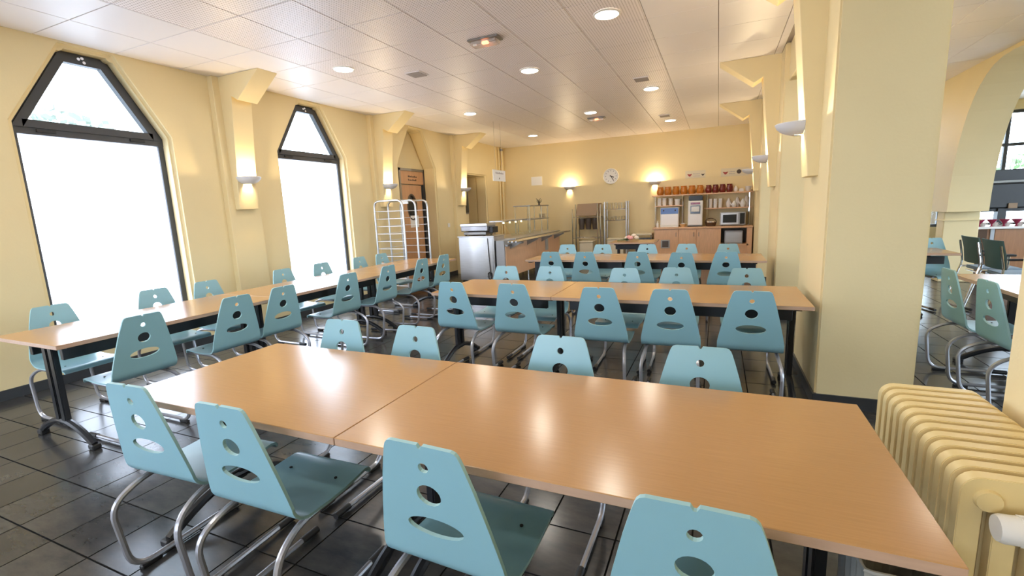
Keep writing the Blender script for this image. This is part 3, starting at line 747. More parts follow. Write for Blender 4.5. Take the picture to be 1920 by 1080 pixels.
# ---------------- wire cage trolley by the niche door
t = thing('wire_cage_trolley', 'white tubular wire cage trolley in front of the niche door', 'trolley', (0.5, 4.55, 0))
hoops = ((0.16, 0.76, 4.18), (0.16, 0.76, 4.55), (0.16, 0.76, 4.92))
for k, (x0, x1, y) in enumerate(hoops):
    B(t).tube(fillet([(x0, y, 0.12), (x0, y, 1.70), (x1, y, 1.70), (x1, y, 0.12)], 0.12, 6), 0.018, 10).build('hoop', 'steel', smooth=True)
    for i in range(11):
        z = 0.22 + i * 0.13
        if k != 1: B(t).cyl((x0, y, z), (x1, y, z), 0.006, 6).build('wire', 'sconce_grey')
for x in (0.16,):
    for i in range(11):
        z = 0.22 + i * 0.13; B(t).cyl((x, 4.18, z), (x, 4.92, z), 0.006, 6).build('wire', 'sconce_grey')
B(t).box(0.14, 0.78, 4.15, 4.95, 0.10, 0.13).build('platform', 'steel_dark')
for x in (0.2, 0.72):
    for y in (4.22, 4.88):
        B(t).cyl((x - 0.014, y, 0.05), (x + 0.014, y, 0.05), 0.05, 14).build('caster', 'rubber', smooth=True)
B(t).box(0.45, 0.62, 4.535, 4.55, 1.64, 1.69).build('tag_plate', 'white_paper')

# ---------------- switch, dark panel, sign and pipes on the walls
t = tag(B().box(0.0, 0.012, 6.84, 6.93, 1.12, 1.21).build('light_switch', 'white_plastic', bevel=0.004), 'small white light switch on the wall past the niche door', 'switch')
t = thing('notice_board', 'narrow black notice board between sconce and passage opening', 'board', (0.0, 7.74, 1.4))
B(t).box(0.0, 0.02, 7.64, 7.86, 1.40, 1.97).build('frame', 'steel_dark', bevel=0.004); B(t).box(0.02, 0.023, 7.66, 7.84, 1.43, 1.95).build('panel', 'dark_screen')
t = thing('corner_pipe', 'pair of thin yellow painted pipes in the far corner', 'pipe', (0.05, 9.85, 0))
B(t).cyl((0.04, 9.70, 0), (0.04, 9.70, H), 0.022, 10).build('pipe', 'wall_paint', smooth=True); B(t).cyl((0.05, 9.86, 0), (0.05, 9.86, H), 0.03, 10).build('pipe', 'wall_paint', smooth=True)
B(t).cyl((0.05, 9.86, H - 0.10), (0.05, 9.86, H - 0.04), 0.045, 12).build('collar', 'steel_dark', smooth=True)
t = thing('hanging_sign', 'small white sign hanging on wires over the serving counter', 'sign', (1.55, 6.4, 2.1))
B(t).box(1.545, 1.555, 6.13, 6.72, 2.04, 2.26).build('board', 'white_paper')
scribble(t, None, lambda p, q: (1.555 + q, p[0], p[1]), 6.24, 6.62, 2.17, 2.245, 1, 'ink_soft', seed=8)
B(t).prism([[(6.40, 2.08), (6.44, 2.08), (6.42, 2.12)]], lambda p, q: (1.555 + q, p[0], p[1]), 0, 0.002).build('arrow', 'ink')
for y in (6.26, 6.56): B(t).cyl((1.55, y, 2.26), (1.55, y, H), 0.0022, 5).build('wire', 'steel_dark')
tag(B().box(0.83, 1.15, YF - 0.006, YF, 2.10, 2.335).build('paper_notice', 'white_paper'), 'blank white paper notice on far wall over the serving counter', 'paper')
# clock
t = thing('wall_clock', 'round white wall clock between the two far wall sconces', 'clock', (3.07, YF, 2.21))
cx, cz = 3.07, 2.21
def disc(root, R, y0, y1, n=32, cx=cx, cz=cz): return B(root).prism([[(cx + R * math.cos(2 * PI * k / n), cz + R * math.sin(2 * PI * k / n)) for k in range(n)]], lambda p, q: (p[0], q, p[1]), y0, y1)
B(t).prism([[(cx + 0.20 * math.cos(2 * PI * k / 32), cz + 0.20 * math.sin(2 * PI * k / 32)) for k in range(32)], [(cx + 0.172 * math.cos(2 * PI * k / 32), cz + 0.172 * math.sin(2 * PI * k / 32)) for k in range(32)]], lambda p, q: (p[0], q, p[1]), YF - 0.045, YF).build('case', 'white_plastic', bevel=0.006, smooth=True)
disc(t, 0.174, YF - 0.025, YF - 0.002).build('dial', 'white_paper')
for k in range(12):
    a = 2 * PI * k / 12; m0, m1 = 0.125, 0.155
    B(t).prism([[(cx + m0 * math.sin(a) - 0.008 * math.cos(a), cz + m0 * math.cos(a) + 0.008 * math.sin(a)), (cx + m1 * math.sin(a) - 0.008 * math.cos(a), cz + m1 * math.cos(a) + 0.008 * math.sin(a)), (cx + m1 * math.sin(a) + 0.008 * math.cos(a), cz + m1 * math.cos(a) - 0.008 * math.sin(a)), (cx + m0 * math.sin(a) + 0.008 * math.cos(a), cz + m0 * math.cos(a) - 0.008 * math.sin(a))]], lambda p, q: (p[0], q, p[1]), YF - 0.028, YF - 0.025).build('hour_mark', 'ink_soft')
for a, ln, wd, nm in ((math.radians(112), 0.085, 0.010, 'hour_hand'), (math.radians(148), 0.13, 0.008, 'minute_hand')):
    dx, dz = math.sin(a), math.cos(a)
    B(t).prism([[(cx - 0.03 * dx - wd * dz, cz - 0.03 * dz + wd * dx), (cx + ln * dx - wd * dz, cz + ln * dz + wd * dx), (cx + ln * dx + wd * dz, cz + ln * dz - wd * dx), (cx - 0.03 * dx + wd * dz, cz - 0.03 * dz - wd * dx)]], lambda p, q: (p[0], q, p[1]), YF - 0.032, YF - 0.029).build(nm, 'ink')
# two wall signs with cup emblems
def cup_icon(root, par, x, z, w_, m):
    B(root).prism([[(x - w_, z + w_ * .45), (x - w_ * .85, z + w_ * .1), (x - w_ * .2, z - w_ * .7), (x + w_ * .2, z - w_ * .7), (x + w_ * .85, z + w_ * .1), (x + w_, z + w_ * .45), (x, z + w_ * .25)]], lambda p, q: (p[0], YF - 0.008 - q, p[1]), 0, 0.002).build('cup_emblem', m, par)
t = thing('wall_sign', 'pale wall sign with two cup emblems above the amber jugs', 'sign', (5.13, YF, 2.03), group='drinks signs on the far wall')
bd = B(t).box(4.90, 5.36, YF - 0.008, YF, 2.03, 2.21).build('board', 'beige_box'); cup_icon(t, None, 5.00, 2.11, 0.055, 'red_ink'); cup_icon(t, None, 5.30, 2.105, 0.042, 'ink')
scribble(t, None, lambda p, q: (p[0], YF - 0.008 - q, p[1]), 5.08, 5.23, 2.06, 2.16, 2, 'ink_soft', seed=5)
t = thing('wall_sign', 'pale wall sign with red emblem and dark bean at the right column', 'sign', (5.98, YF, 2.02), group='drinks signs on the far wall')
B(t).box(5.70, 6.30, YF - 0.008, YF, 2.02, 2.21).build('board', 'beige_box'); cup_icon(t, None, 5.80, 2.11, 0.06, 'red_ink')
scribble(t, None, lambda p, q: (p[0], YF - 0.008 - q, p[1]), 5.88, 6.01, 2.06, 2.16, 2, 'ink_soft', seed=6)
disc(t, 0.05, YF - 0.012, YF - 0.008, 20, 6.09, 2.12).build('bean_emblem', 'ink')

# ---------------- steel cabinet and serving line
t = thing('steel_cabinet', 'tall stainless steel cabinet at the near end of the serving counter', 'cabinet', (1.3, 5.9, 0))
B(t).box(0.95, 1.73, 5.66, 6.14, 0.10, 0.955).build('body', 'steel', bevel=0.008, seg=2); B(t).box(0.935, 1.74, 5.64, 6.16, 0.955, 0.98).build('top', 'steel', bevel=0.005)
B(t).box(1.52, 1.70, 5.652, 5.66, 0.14, 0.93).build('door', 'steel', bevel=0.003); B(t).box(0.98, 1.70, 5.70, 6.10, 0.0, 0.10).build('plinth', 'black_metal')
B(t).tube(fillet([(1.60, 5.645, 0.93), (1.615, 5.638, 0.6), (1.635, 5.635, 0.30), (1.62, 5.635, 0.16)], 0.1, 4), 0.006, 6).build('cable', 'rubber', smooth=True)
B(t).tube([(1.62 + 0.045 * math.cos(a) * (1 + .1 * math.sin(3 * a)), 5.632, 0.20 + 0.075 * math.sin(a)) for a in [2 * PI * k / 12 * 2.3 for k in range(13)]], 0.007, 6).build('cable_coil', 'rubber', smooth=True)
t = thing('chafing_dish', 'shiny steel warming box on top of the steel cabinet', 'food warmer', (1.25, 5.9, 0.98))
B(t).box(1.05, 1.54, 5.70, 6.06, 0.995, 1.06).build('base', 'steel_dark', bevel=0.01); B(t).box(1.0, 1.58, 5.68, 6.08, 1.07, 1.17).build('tank', 'tube_grey', bevel=0.012)
B(t).box(0.98, 1.60, 5.66, 6.10, 1.17, 1.215).build('lid', 'steel', bevel=0.018, seg=2); B(t).box(1.59, 1.67, 5.75, 6.0, 1.03, 1.15).build('control_box', 'black_metal', bevel=0.008)
for x in (1.09, 1.5):
    for y in (5.73, 6.03): B(t).cyl((x, y, 0.98), (x, y, 1.0), 0.02, 8).build('foot', 'rubber')
t = thing('serving_counter', 'long wood fronted serving counter with steel tray rail', 'counter', (1.6, 7.5, 0))
B(t).box(1.15, 1.93, 6.2, 9.05, 0.20, 0.86).build('body', 'steel_dark'); B(t).box(1.12, 1.96, 6.18, 9.08, 0.86, 0.89).build('worktop', 'steel', bevel=0.004)
B(t).box(1.76, 1.93, 5.68, 6.2, 0.14, 0.88).build('end_panel', 'grey_plastic')
for a, b_ in ((5.72, 7.38), (7.40, 9.04)): B(t).box(1.93, 1.955, a, b_, 0.16, 0.80).build('front_panel', 'wood_panel', bevel=0.003)
B(t).box(1.94, 1.975, 7.95, 8.10, 0.48, 0.74).build('socket_plate', 'grey_plastic')
for y in (5.8, 7.0, 8.2, 9.0): B(t).cyl((1.88, y, 0), (1.88, y, 0.2), 0.018, 10).build('leg', 'chrome', smooth=True); B(t).cyl((1.25, max(y, 6.3), 0), (1.25, max(y, 6.3), 0.2), 0.018, 10).build('leg', 'chrome', smooth=True)
for x in (2.03, 2.11, 2.19): B(t).cyl((x, 5.66, 0.855), (x, 9.2, 0.855), 0.016, 10).build('tray_rail', 'chrome', smooth=True)
for y in (5.9, 6.8, 7.7, 8.6):
    B(t).prism([[(1.95, 0.70), (2.21, 0.825), (2.21, 0.84), (1.95, 0.84)]], lambda p, q: (p[0], q, p[1]), y, y + 0.02).build('rail_bracket', 'steel_dark')
B(t).box(1.94, 2.0, 5.7, 6.5, 0.765, 0.80).build('cutlery_rail', 'steel_dark')
t = thing('food_gantry', 'low gantry with warm lamps and slanted glass over the serving counter', 'gantry', (1.55, 6.9, 0.89))
for y in (6.3, 7.55): B(t).cyl((1.45, y, 0.89), (1.45, y, 1.22), 0.014, 8).build('post', 'chrome', smooth=True)
B(t).box(1.36, 1.66, 6.24, 7.62, 1.215, 1.245).build('shelf', 'steel', bevel=0.004)
for k in range(4): B(t).cyl((1.60, 6.42 + k * 0.32, 1.175), (1.60, 6.42 + k * 0.32, 1.215), 0.022, 10, r2=0.018).build('lamp', 'heat_lamp', smooth=True)
for k in range(2):
    y0 = 6.30 + k * 0.64; B(t).add([(1.66, y0, 1.215), (1.66, y0 + 0.60, 1.215), (1.84, y0 + 0.60, 0.93), (1.84, y0, 0.93), (1.654, y0, 1.211), (1.654, y0 + 0.60, 1.211), (1.834, y0 + 0.60, 0.926), (1.834, y0, 0.926)], [(0, 1, 2, 3), (7, 6, 5, 4), (0, 3, 7, 4), (1, 5, 6, 2), (0, 4, 5, 1), (3, 2, 6, 7)]).build('glass_screen', 'glass_clear')
t = thing('display_shelf', 'tall two tier steel rack with glasses on the counter far end', 'rack', (1.5, 8.4, 0.89))
for x, y in ((1.30, 7.75), (1.66, 7.75), (1.30, 8.55), (1.66, 8.55), (1.30, 9.0), (1.66, 9.0)): B(t).cyl((x, y, 0.89), (x, y, 1.53), 0.016, 8).build('post', 'chrome', smooth=True)
B(t).box(1.27, 1.69, 7.72, 9.03, 1.515, 1.54).build('shelf', 'steel_dark'); B(t).box(1.27, 1.69, 7.72, 9.03, 1.20, 1.225).build('shelf', 'steel')
def glass(x, y, z, r_, h, m, name, label, cat, group, taper=0.8):
    o = B().lathe([(0.0005, 0.0), (r_ * taper, 0.0), (r_, h), (r_ * 0.92, h), (r_ * taper * 0.9, 0.006), (0.0005, 0.006)], (0, 0, 0), 12).build(name, m, smooth=True)
    o.location = (x, y, z + 0.0015); return tag(o, label, cat, group)
for k in range(6): glass(1.60, 8.62 + k * 0.068, 1.225, 0.030, 0.10, 'glass_ware', 'drinking_glass', 'clear glass on the lower rack tier, %s along the row' % ORD(k), 'glass', 'glasses on the counter rack')
t = thing('twig_ornament', 'small dark twig ornament on top of the counter rack', 'ornament', (1.5, 8.85, 1.54))
B(t).cyl((1.5, 8.85, 1.54), (1.5, 8.85, 1.57), 0.03, 10, r2=0.02).build('base', 'ink')
for k in range(9):
    a = 2 * PI * k / 9; zz = 1.62 + 0.035 * (k % 3); B(t).tube([(1.5, 8.85, 1.56), (1.5 + 0.03 * math.cos(a), 8.85 + 0.03 * math.sin(a), zz - 0.02), (1.5 + 0.075 * math.cos(a), 8.85 + 0.075 * math.sin(a), zz + 0.02)], 0.006, 5).build('twig', 'ink')

# ---------------- glass and tray trolleys at the far wall
t = thing('tray_trolley', 'steel trolley with a brown tray box and dark hanging containers', 'trolley', (2.52, 9.75, 0))
for x, h in ((2.16, 1.40), (2.25, 1.52), (2.83, 1.52), (2.90, 1.50)):
    for y in (9.55, 9.9): B(t).cyl((x, y, 0.08), (x, y, h), 0.016, 8).build('post', 'chrome', smooth=True)
for z in (0.64, 1.18): B(t).cyl((2.16, 9.55, z), (2.90, 9.55, z), 0.010, 8).build('rail', 'chrome', smooth=True); B(t).cyl((2.16, 9.9, z), (2.90, 9.9, z), 0.010, 8).build('rail', 'chrome', smooth=True)
B(t).add([(2.26, 9.52, 1.22), (2.80, 9.52, 1.22), (2.86, 9.56, 1.53), (2.30, 9.56, 1.53), (2.26, 9.88, 1.22), (2.80, 9.88, 1.22), (2.86, 9.90, 1.53), (2.30, 9.90, 1.53)], [(0, 1, 2, 3), (5, 4, 7, 6), (0, 3, 7, 4), (1, 5, 6, 2), (0, 4, 5, 1)]).build('tray_box', 'tan_tray', bevel=0.006)
for x in (2.2, 2.86):
    for y in (9.57, 9.88): B(t).cyl((x - .012, y, .04), (x + .012, y, .04), 0.04, 10).build('caster', 'rubber')
for k in range(3):
    x = 2.37 + k * 0.18
    o = thing('dark_container', 'smoky brown container hanging under the tray box, %s from the serving counter' % ORD(k), 'container', (x, 9.70, 0.86), group='containers under the tray box')
    B(o).lathe([(0.0005, 0.0), (0.062, 0.0), (0.070, 0.11), (0.086, 0.17), (0.088, 0.29), (0.080, 0.29)], (x, 9.70, 0.86), 14).build('cup', 'smoked', smooth=True)
    B(o).tube([(x, 9.70 - 0.07, 1.12), (x, 9.70 - 0.06, 1.19), (x, 9.57, 1.198), (x, 9.53, 1.195)], 0.006, 6).build('hook', 'chrome', smooth=True)
t = thing('glass_trolley', 'slim steel trolley holding two tiers of clear glasses', 'trolley', (3.22, 9.75, 0))
for x in (3.00, 3.55):
    for y in (9.6, 9.9): B(t).cyl((x, y, 0.08), (x, y, 1.55), 0.022, 10).build('post', 'steel', smooth=True)
for z in (1.08, 1.36):
    B(t).box(3.0, 3.55, 9.6, 9.9, z - 0.012, z).build('tier', 'glass_ware')
    for y in (9.6, 9.9): B(t).cyl((3.0, y, z), (3.55, y, z), 0.008, 6).build('rail', 'chrome')
for x in (3.03, 3.52):
    for y in (9.62, 9.88): B(t).cyl((x - .012, y, .04), (x + .012, y, .04), 0.04, 10).build('caster', 'rubber')
for z, hh, tier in ((1.36, 0.16, 'upper'), (1.08, 0.10, 'lower')):
    for k in range(7): glass(3.06 + k * 0.072, 9.68, z, 0.033, hh, 'glass_ware', 'stem_glass', 'clear glass on %s tier of slim trolley, %s along the row' % (tier, ORD(k)), 'glass', 'glasses on the slim trolley', 0.6)
# low white boxes, small cart
for (x0, x1, y0, h, lb) in ((2.35, 2.72, 9.45, 0.57, 'beige storage box under the tray trolley'), (3.08, 3.50, 9.45, 0.63, 'beige storage box under the slim glass trolley')):
    t = thing('storage_box', lb, 'box', ((x0 + x1) / 2, y0 + .2, 0), group='beige storage boxes')
    B(t).box(x0 + .01, x1 - .01, y0 + .01, y0 + .39, 0.0, h - 0.04).build('body', 'beige_box', bevel=0.015, seg=2); B(t).box(x0, x1, y0, y0 + .4, h - 0.04, h).build('lid', 'beige_box', bevel=0.01)
t = thing('side_cart', 'dark open cart with a pale top between trolley and drinks counter', 'cart', (3.97, 9.8, 0))
B(t).box(3.76, 4.18, 9.55, 9.95, 0.69, 0.735).build('top', 'beige_box', bevel=0.006); B(t).box(3.78, 4.16, 9.60, 9.95, 0.10, 0.62).build('body', 'dark_screen')
for x in (3.78, 4.16):
    for y in (9.57, 9.93): B(t).cyl((x, y, 0), (x, y, 0.69), 0.012, 8).build('leg', 'steel_dark')
# bouquet
t = thing('flower_bouquet', 'bouquet of pink and cream roses lying on the small table', 'flowers', (4.10, 7.0, 0.75))
for k, (dx, dy, dz, m) in enumerate(((0, 0, .07, 'pink_petal'), (.09, .02, .10, 'cream_petal'), (.05, -.08, .06, 'pink_petal'), (.15, -.02, .06, 'cream_petal'), (-.05, .05, .05, 'cream_petal'))):
    b = B(t); c = Vector((4.06 + dx, 6.98 + dy, 0.75 + dz))
    for i in range(3): b.ball(c + Vector((0, 0, 0.012 * i)), 0.05 - 0.012 * i, 9, 6, (1, 1, 0.75))
    b.build('rose', m, smooth=True)
for k in range(12):
    a = rj.uniform(0, 2 * PI); c = Vector((4.08 + rj.uniform(-.16, .14), 6.98 + rj.uniform(-.12, .1), 0.765 + rj.uniform(0, .03))); d = Vector((math.cos(a), math.sin(a), 0.1)) * 0.09; q = Vector((-math.sin(a), math.cos(a), 0)) * 0.03
    B(t).add([c - d, c + q, c + d, c - q], [(0, 1, 2, 3)]).build('leaf', 'leaf')
B(t).tube([(3.84, 6.94, 0.76), (3.95, 6.96, 0.775), (4.06, 6.98, 0.80)], 0.010, 6).build('stem', 'leaf')

# ---------------- drinks counter
CY0, CY1 = 9.50, YF - 0.02
t = thing('drinks_counter', 'beech drinks counter with cupboard doors along the far wall', 'counter', (5.3, 9.8, 0))
B(t).box(4.24, 5.74, CY0 + 0.02, CY1, 0.10, 0.83).build('carcass', 'wood_panel')
B(t).box(4.20, 6.40, CY0 - 0.02, CY1, 0.83, 0.87).build('worktop', 'wood_panel', bevel=0.004)
B(t).box(4.26, 5.74, CY0 + 0.06, CY1, 0.0, 0.10).build('plinth', 'skirting')
for k, (a, b_) in enumerate(((4.25, 4.80), (4.81, 5.20), (5.21, 5.735))):
    d = B(t).box(a, b_, CY0, CY0 + 0.02, 0.11, 0.82).build('cupboard_door', 'wood_panel', bevel=0.002)
    hx = (b_ - 0.05) if k < 2 else (a + 0.05)
    B(t).tube([(hx, CY0, 0.74), (hx, CY0 - 0.025, 0.73), (hx, CY0 - 0.025, 0.66), (hx, CY0, 0.65)], 0.006, 6).build('handle', 'steel_dark', d)
    if k == 0:
        fr = B(t).prism([[(4.40, 0.37), (4.61, 0.37), (4.61, 0.57), (4.40, 0.57)], [(4.43, 0.395), (4.58, 0.395), (4.58, 0.545), (4.43, 0.545)]], lambda p, q: (p[0], q, p[1]), CY0 - 0.008, CY0 + .001).build('vent_frame', 'grey_plastic', d)
        B(t).box(4.43, 4.58, CY0 - 0.004, CY0 + 0.001, 0.395, 0.545).build('vent_grille', 'smoked', d)
B(t).box(5.74, 6.32, CY0, CY1, 0.42, 0.46).build('shelf', 'wood_panel'); B(t).box(6.28, 6.39, CY0, CY1, 0.0, 0.83).build('side_panel', 'wood_panel')
B(t).box(5.74, 6.28, CY0 + .02, CY1, 0.0, 0.42).build('base_unit', 'wood_panel'); B(t).box(5.74, 6.28, CY1 - .02, CY1, 0.46, 0.83).build('back_panel', 'smoked')
t = thing('small_oven', 'grey appliance in the open bay of the drinks counter', 'appliance', (6.0, 9.75, 0.46))
B(t).box(5.82, 6.20, 9.58, 9.95, 0.462, 0.76).build('body', 'grey_plastic', bevel=0.012); B(t).box(5.84, 6.18, 9.574, 9.58, 0.49, 0.73).build('door', 'steel', bevel=0.004)
# wall shelving over the counter
t = thing('wall_shelving', 'beech shelving on steel uprights over the drinks counter', 'shelving', (5.25, 10.0, 0.87))
B(t).box(4.14, 6.38, 9.82, CY1, 1.62, 1.65).build('shelf', 'wood_panel', bevel=0.002); B(t).box(4.20, 4.88, 9.84, CY1, 1.37, 1.395).build('shelf', 'wood_panel', bevel=0.002); B(t).box(5.36, 6.38, 9.84, CY1, 1.27, 1.295).build('shelf', 'wood_panel', bevel=0.002)
for x in (4.22, 4.86, 5.42, 6.33):
    for y in (9.85, 10.05): B(t).cyl((x, y, 0.87), (x, y, 1.62), 0.012, 8).build('upright', 'chrome', smooth=True)
def jug(x, y, z, m, name, label, group):
    o = thing(name, label, 'jug', (x, y, z), group=group)
    if 'red' in m: o.scale = (0.84, 0.84, 0.95)
    B(o).lathe([(0.0005, 0.0), (0.060, 0.0), (0.084, 0.045), (0.086, 0.10), (0.068, 0.15), (0.062, 0.165), (0.072, 0.20), (0.064, 0.20), (0.054, 0.165), (0.076, 0.10), (0.054, 0.01), (0.0005, 0.01)], (x, y, z), 16).build('body', m, smooth=True)
    B(o).tube([(x + 0.04, y - .05, z + 0.18), (x + 0.075, y - .10, z + 0.165), (x + 0.075, y - .10, z + 0.09), (x + 0.05, y - .065, z + 0.06)], 0.009, 6).build('handle', m, smooth=True)
for k in range(6): jug(4.33 + k * 0.184, 9.93, 1.65, 'amber_glass', 'amber_jug', 'amber glass jug on top shelf, %s from the sconce' % ORD(k), 'amber jugs on the top shelf')
for k in range(4): jug(5.44 + k * 0.152, 9.93, 1.65, 'dark_red_glass', 'dark_red_jug', 'dark red glass jug on top shelf, %s from the amber ones' % ORD(k), 'dark red jugs on the top shelf')
def pot(x, y, z, r_, h, label, name, cat, spout=True):
    o = thing(name, label, cat, (x, y, z), group='white crockery on the shelves')
    B(o).lathe([(0.0005, 0), (r_ * .6, 0), (r_, h * .35), (r_ * .95, h * .65), (r_ * .55, h * .9), (r_ * .5, h)], (x, y, z), 14).build('body', 'ceramic', smooth=True)
    B(o).lathe([(r_ * .55, h * .95), (r_ * .3, h * 1.08), (0.0005, h * 1.1)], (x, y, z), 12).build('lid', 'ceramic', smooth=True)
    B(o).ball((x, y, z + h * 1.12), 0.010, 8, 6).build('knob', 'ceramic', smooth=True)
    if spout: B(o).tube([(x - r_ * .8, y, z + h * .4), (x - r_ * 1.3, y, z + h * .6), (x - r_ * 1.5, y, z + h * .85)], 0.012, 6, radii=[.016, .012, .009]).build('spout', 'ceramic', smooth=True)
pot(6.03, 9.93, 1.65, 0.05, 0.12, 'small white pot on top shelf beside the dark red jugs', 'small_pot', 'pot', False)
t = thing('butter_dish', 'low white dish on top shelf between the small pot and bowls', 'dish', (6.15, 9.9, 1.65)); B(t).box(6.09, 6.21, 9.87, 9.95, 1.65, 1.668).build('plate', 'ceramic', bevel=0.006); B(t).box(6.10, 6.20, 9.88, 9.94, 1.668, 1.72).build('cover', 'ceramic', bevel=0.012, seg=2)
t = thing('bowl_stack', 'stack of white bowls at the column end of top shelf', 'bowls', (6.30, 9.93, 1.65))
for k in range(3): B(t).lathe([(0.0005, 0.0 + .03 * k), (0.04, 0.0 + .03 * k), (0.075, .055 + .03 * k), (0.07, .055 + .03 * k), (0.035, .008 + .03 * k), (0.0005, .008 + .03 * k)], (6.295, 9.93, 1.65), 16).build('bowl', 'ceramic', smooth=True)
def cupstack(x, y, z, r_, h, n, label):
    o = thing('cup_stack', label, 'cups', (x, y, z), group='stacked white cups on the shelves')
    for k in range(n):
        z0 = z + k * (h - 0.004) / n
        B(o).lathe([(0.0005, 0.0), (r_ * .8, 0.0), (r_, h / n * 0.97), (r_ * .93, h / n * 0.97), (r_ * .75, 0.004), (0.0005, 0.004)], (x, y, z0), 12).build('cup', 'ceramic', smooth=True)
for k, (x, h, n) in enumerate(((4.31, 0.19, 3), (4.43, 0.19, 3), (4.58, 0.18, 3), (4.74, 0.15, 2))): cupstack(x, 9.94, 1.395, 0.055 if k < 3 else 0.075, h, n, 'stack of white cups on short left shelf, %s from its outer upright' % ORD(k))
for k, (x, h, n) in enumerate(((5.49, 0.22, 4), (5.60, 0.22, 4), (5.71, 0.22, 4))): cupstack(x, 9.94, 1.295, 0.048, h, n, 'stack of white cups on lower right shelf, %s from the coffee machine' % ORD(k))
for k, (x, y, h) in enumerate(((5.89, 10.0, 0.19), (6.005, 9.90, 0.13), (6.075, 10.015, 0.21), (6.19, 9.90, 0.17), (6.265, 10.015, 0.23))): pot(x, y, 1.295, 0.060, h, 'white pot on lower right shelf, %s counting towards the column' % ORD(k), 'white_pot', 'pot', k in (1, 3))
# machines on the worktop
Z = 0.87
t = thing('hot_drink_machine', 'white and blue hot drinks machine on the drinks counter', 'drinks machine', (4.57, 9.8, Z))
B(t).box(4.36, 4.79, 9.68, 10.03, Z + 0.02, 1.345).build('body', 'white_plastic', bevel=0.012); B(t).box(4.37, 4.78, 9.670, 9.682, 1.19, 1.335).build('header', 'blue_panel', bevel=0.003)
B(t).box(4.38, 4.77, 9.672, 9.682, 0.92, 1.185).build('front_door', 'ceramic', bevel=0.003); B(t).box(4.37, 4.79, 9.62, 9.70, Z, Z + 0.025).build('drip_tray', 'white_plastic', bevel=0.004)
for x in (4.44, 4.71): B(t).cyl((x, 9.655, 1.275), (x, 9.67, 1.275), 0.018, 10).build('dispense_knob', 'ink')
t = thing('coffee_machine', 'tall white coffee machine with dark bean hopper under top shelf', 'coffee machine', (5.17, 9.8, Z))
B(t).box(5.00, 5.33, 9.66, 10.03, Z + 0.02, 1.48).build('body', 'white_plastic', bevel=0.010); B(t).box(5.01, 5.32, 9.70, 10.0, 1.48, 1.60).build('bean_hopper', 'black_metal', bevel=0.015, seg=2)
B(t).box(5.055, 5.275, 9.650, 9.662, 1.175, 1.37).build('dispense_bay', 'dark_screen', bevel=0.003); B(t).box(5.075, 5.255, 9.642, 9.652, 1.225, 1.345).build('spout_block', 'white_plastic', bevel=0.004)
B(t).box(5.06, 5.27, 9.652, 9.662, 1.395, 1.44).build('button_strip', 'maroon', bevel=0.002); B(t).box(5.01, 5.32, 9.64, 9.662, 0.91, 1.165).build('front_door', 'ceramic', bevel=0.003); B(t).box(5.0, 5.33, 9.60, 9.68, Z, Z + 0.02).build('drip_tray', 'ink')
t = thing('microwave_oven', 'silver microwave oven at the column end of drinks counter', 'microwave', (5.98, 9.8, Z))
B(t).box(5.71, 6.25, 9.66, 10.02, Z + 0.015, 1.185).build('body', 'grey_plastic', bevel=0.008); B(t).box(5.725, 6.10, 9.648, 9.662, Z + .03, 1.17).build('door', 'steel', bevel=0.004)
B(t).box(5.77, 6.06, 9.643, 9.65, Z + .075, 1.13).build('door_window', 'dark_screen'); B(t).box(6.13, 6.23, 9.648, 9.662, Z + .04, 1.16).build('control_panel', 'dark_screen', bevel=0.003)
for x in (5.76, 6.2):
    for y in (9.7, 9.98): B(t).cyl((x, y, Z), (x, y, Z + .016), 0.015, 8).build('foot', 'rubber')
t = thing('cream_basket', 'shallow cream basket between the two drinks machines', 'basket', (4.89, 9.7, Z))
B(t).lathe([(0.0005, 0), (0.05, 0), (0.085, 0.07), (0.078, 0.07), (0.045, 0.008), (0.0005, 0.008)], (4.89, 9.68, Z), 16).build('bowl', 'cream_basket', smooth=True)
for k in range(6): B(t).box(4.85 + .014 * k, 4.86 + .014 * k, 9.66, 9.70, Z + .02, Z + .085 + .01 * (k % 2)).build('sachet', 'white_paper')
t = thing('wicker_basket', 'dark wicker basket with arched handle beside the microwave', 'basket', (5.51, 9.75, Z))
B(t).lathe([(0.0005, 0), (0.10, 0), (0.13, 0.09), (0.122, 0.09), (0.09, 0.01), (0.0005, 0.01)], (5.51, 9.75, Z), 18).build('bowl', 'wicker', smooth=True)
B(t).tube([(5.51 - 0.125 * math.cos(a), 9.75, Z + 0.085 + 0.10 * math.sin(a)) for a in [PI * k / 10 for k in range(11)]], 0.009, 6).build('handle', 'wicker', smooth=True)
for k in range(7): B(t).ball((5.45 + .02 * k, 9.72 + .02 * (k % 3), Z + .09), 0.025, 8, 6).build('wrapped_sweet', 'ceramic' if k % 2 else 'cream_petal', smooth=True)
t = thing('white_bottle', 'small white bottle at the outer end of drinks counter', 'bottle', (4.30, 9.7, Z))
B(t).lathe([(0.0005, 0), (0.03, 0), (0.032, 0.09), (0.014, 0.115), (0.014, 0.135), (0.0005, 0.135)], (4.30, 9.68, Z), 14).build('body', 'white_plastic', smooth=True); B(t).cyl((4.30, 9.68, Z + .135), (4.30, 9.68, Z + .155), 0.016, 12).build('cap', 'white_plastic', smooth=True)

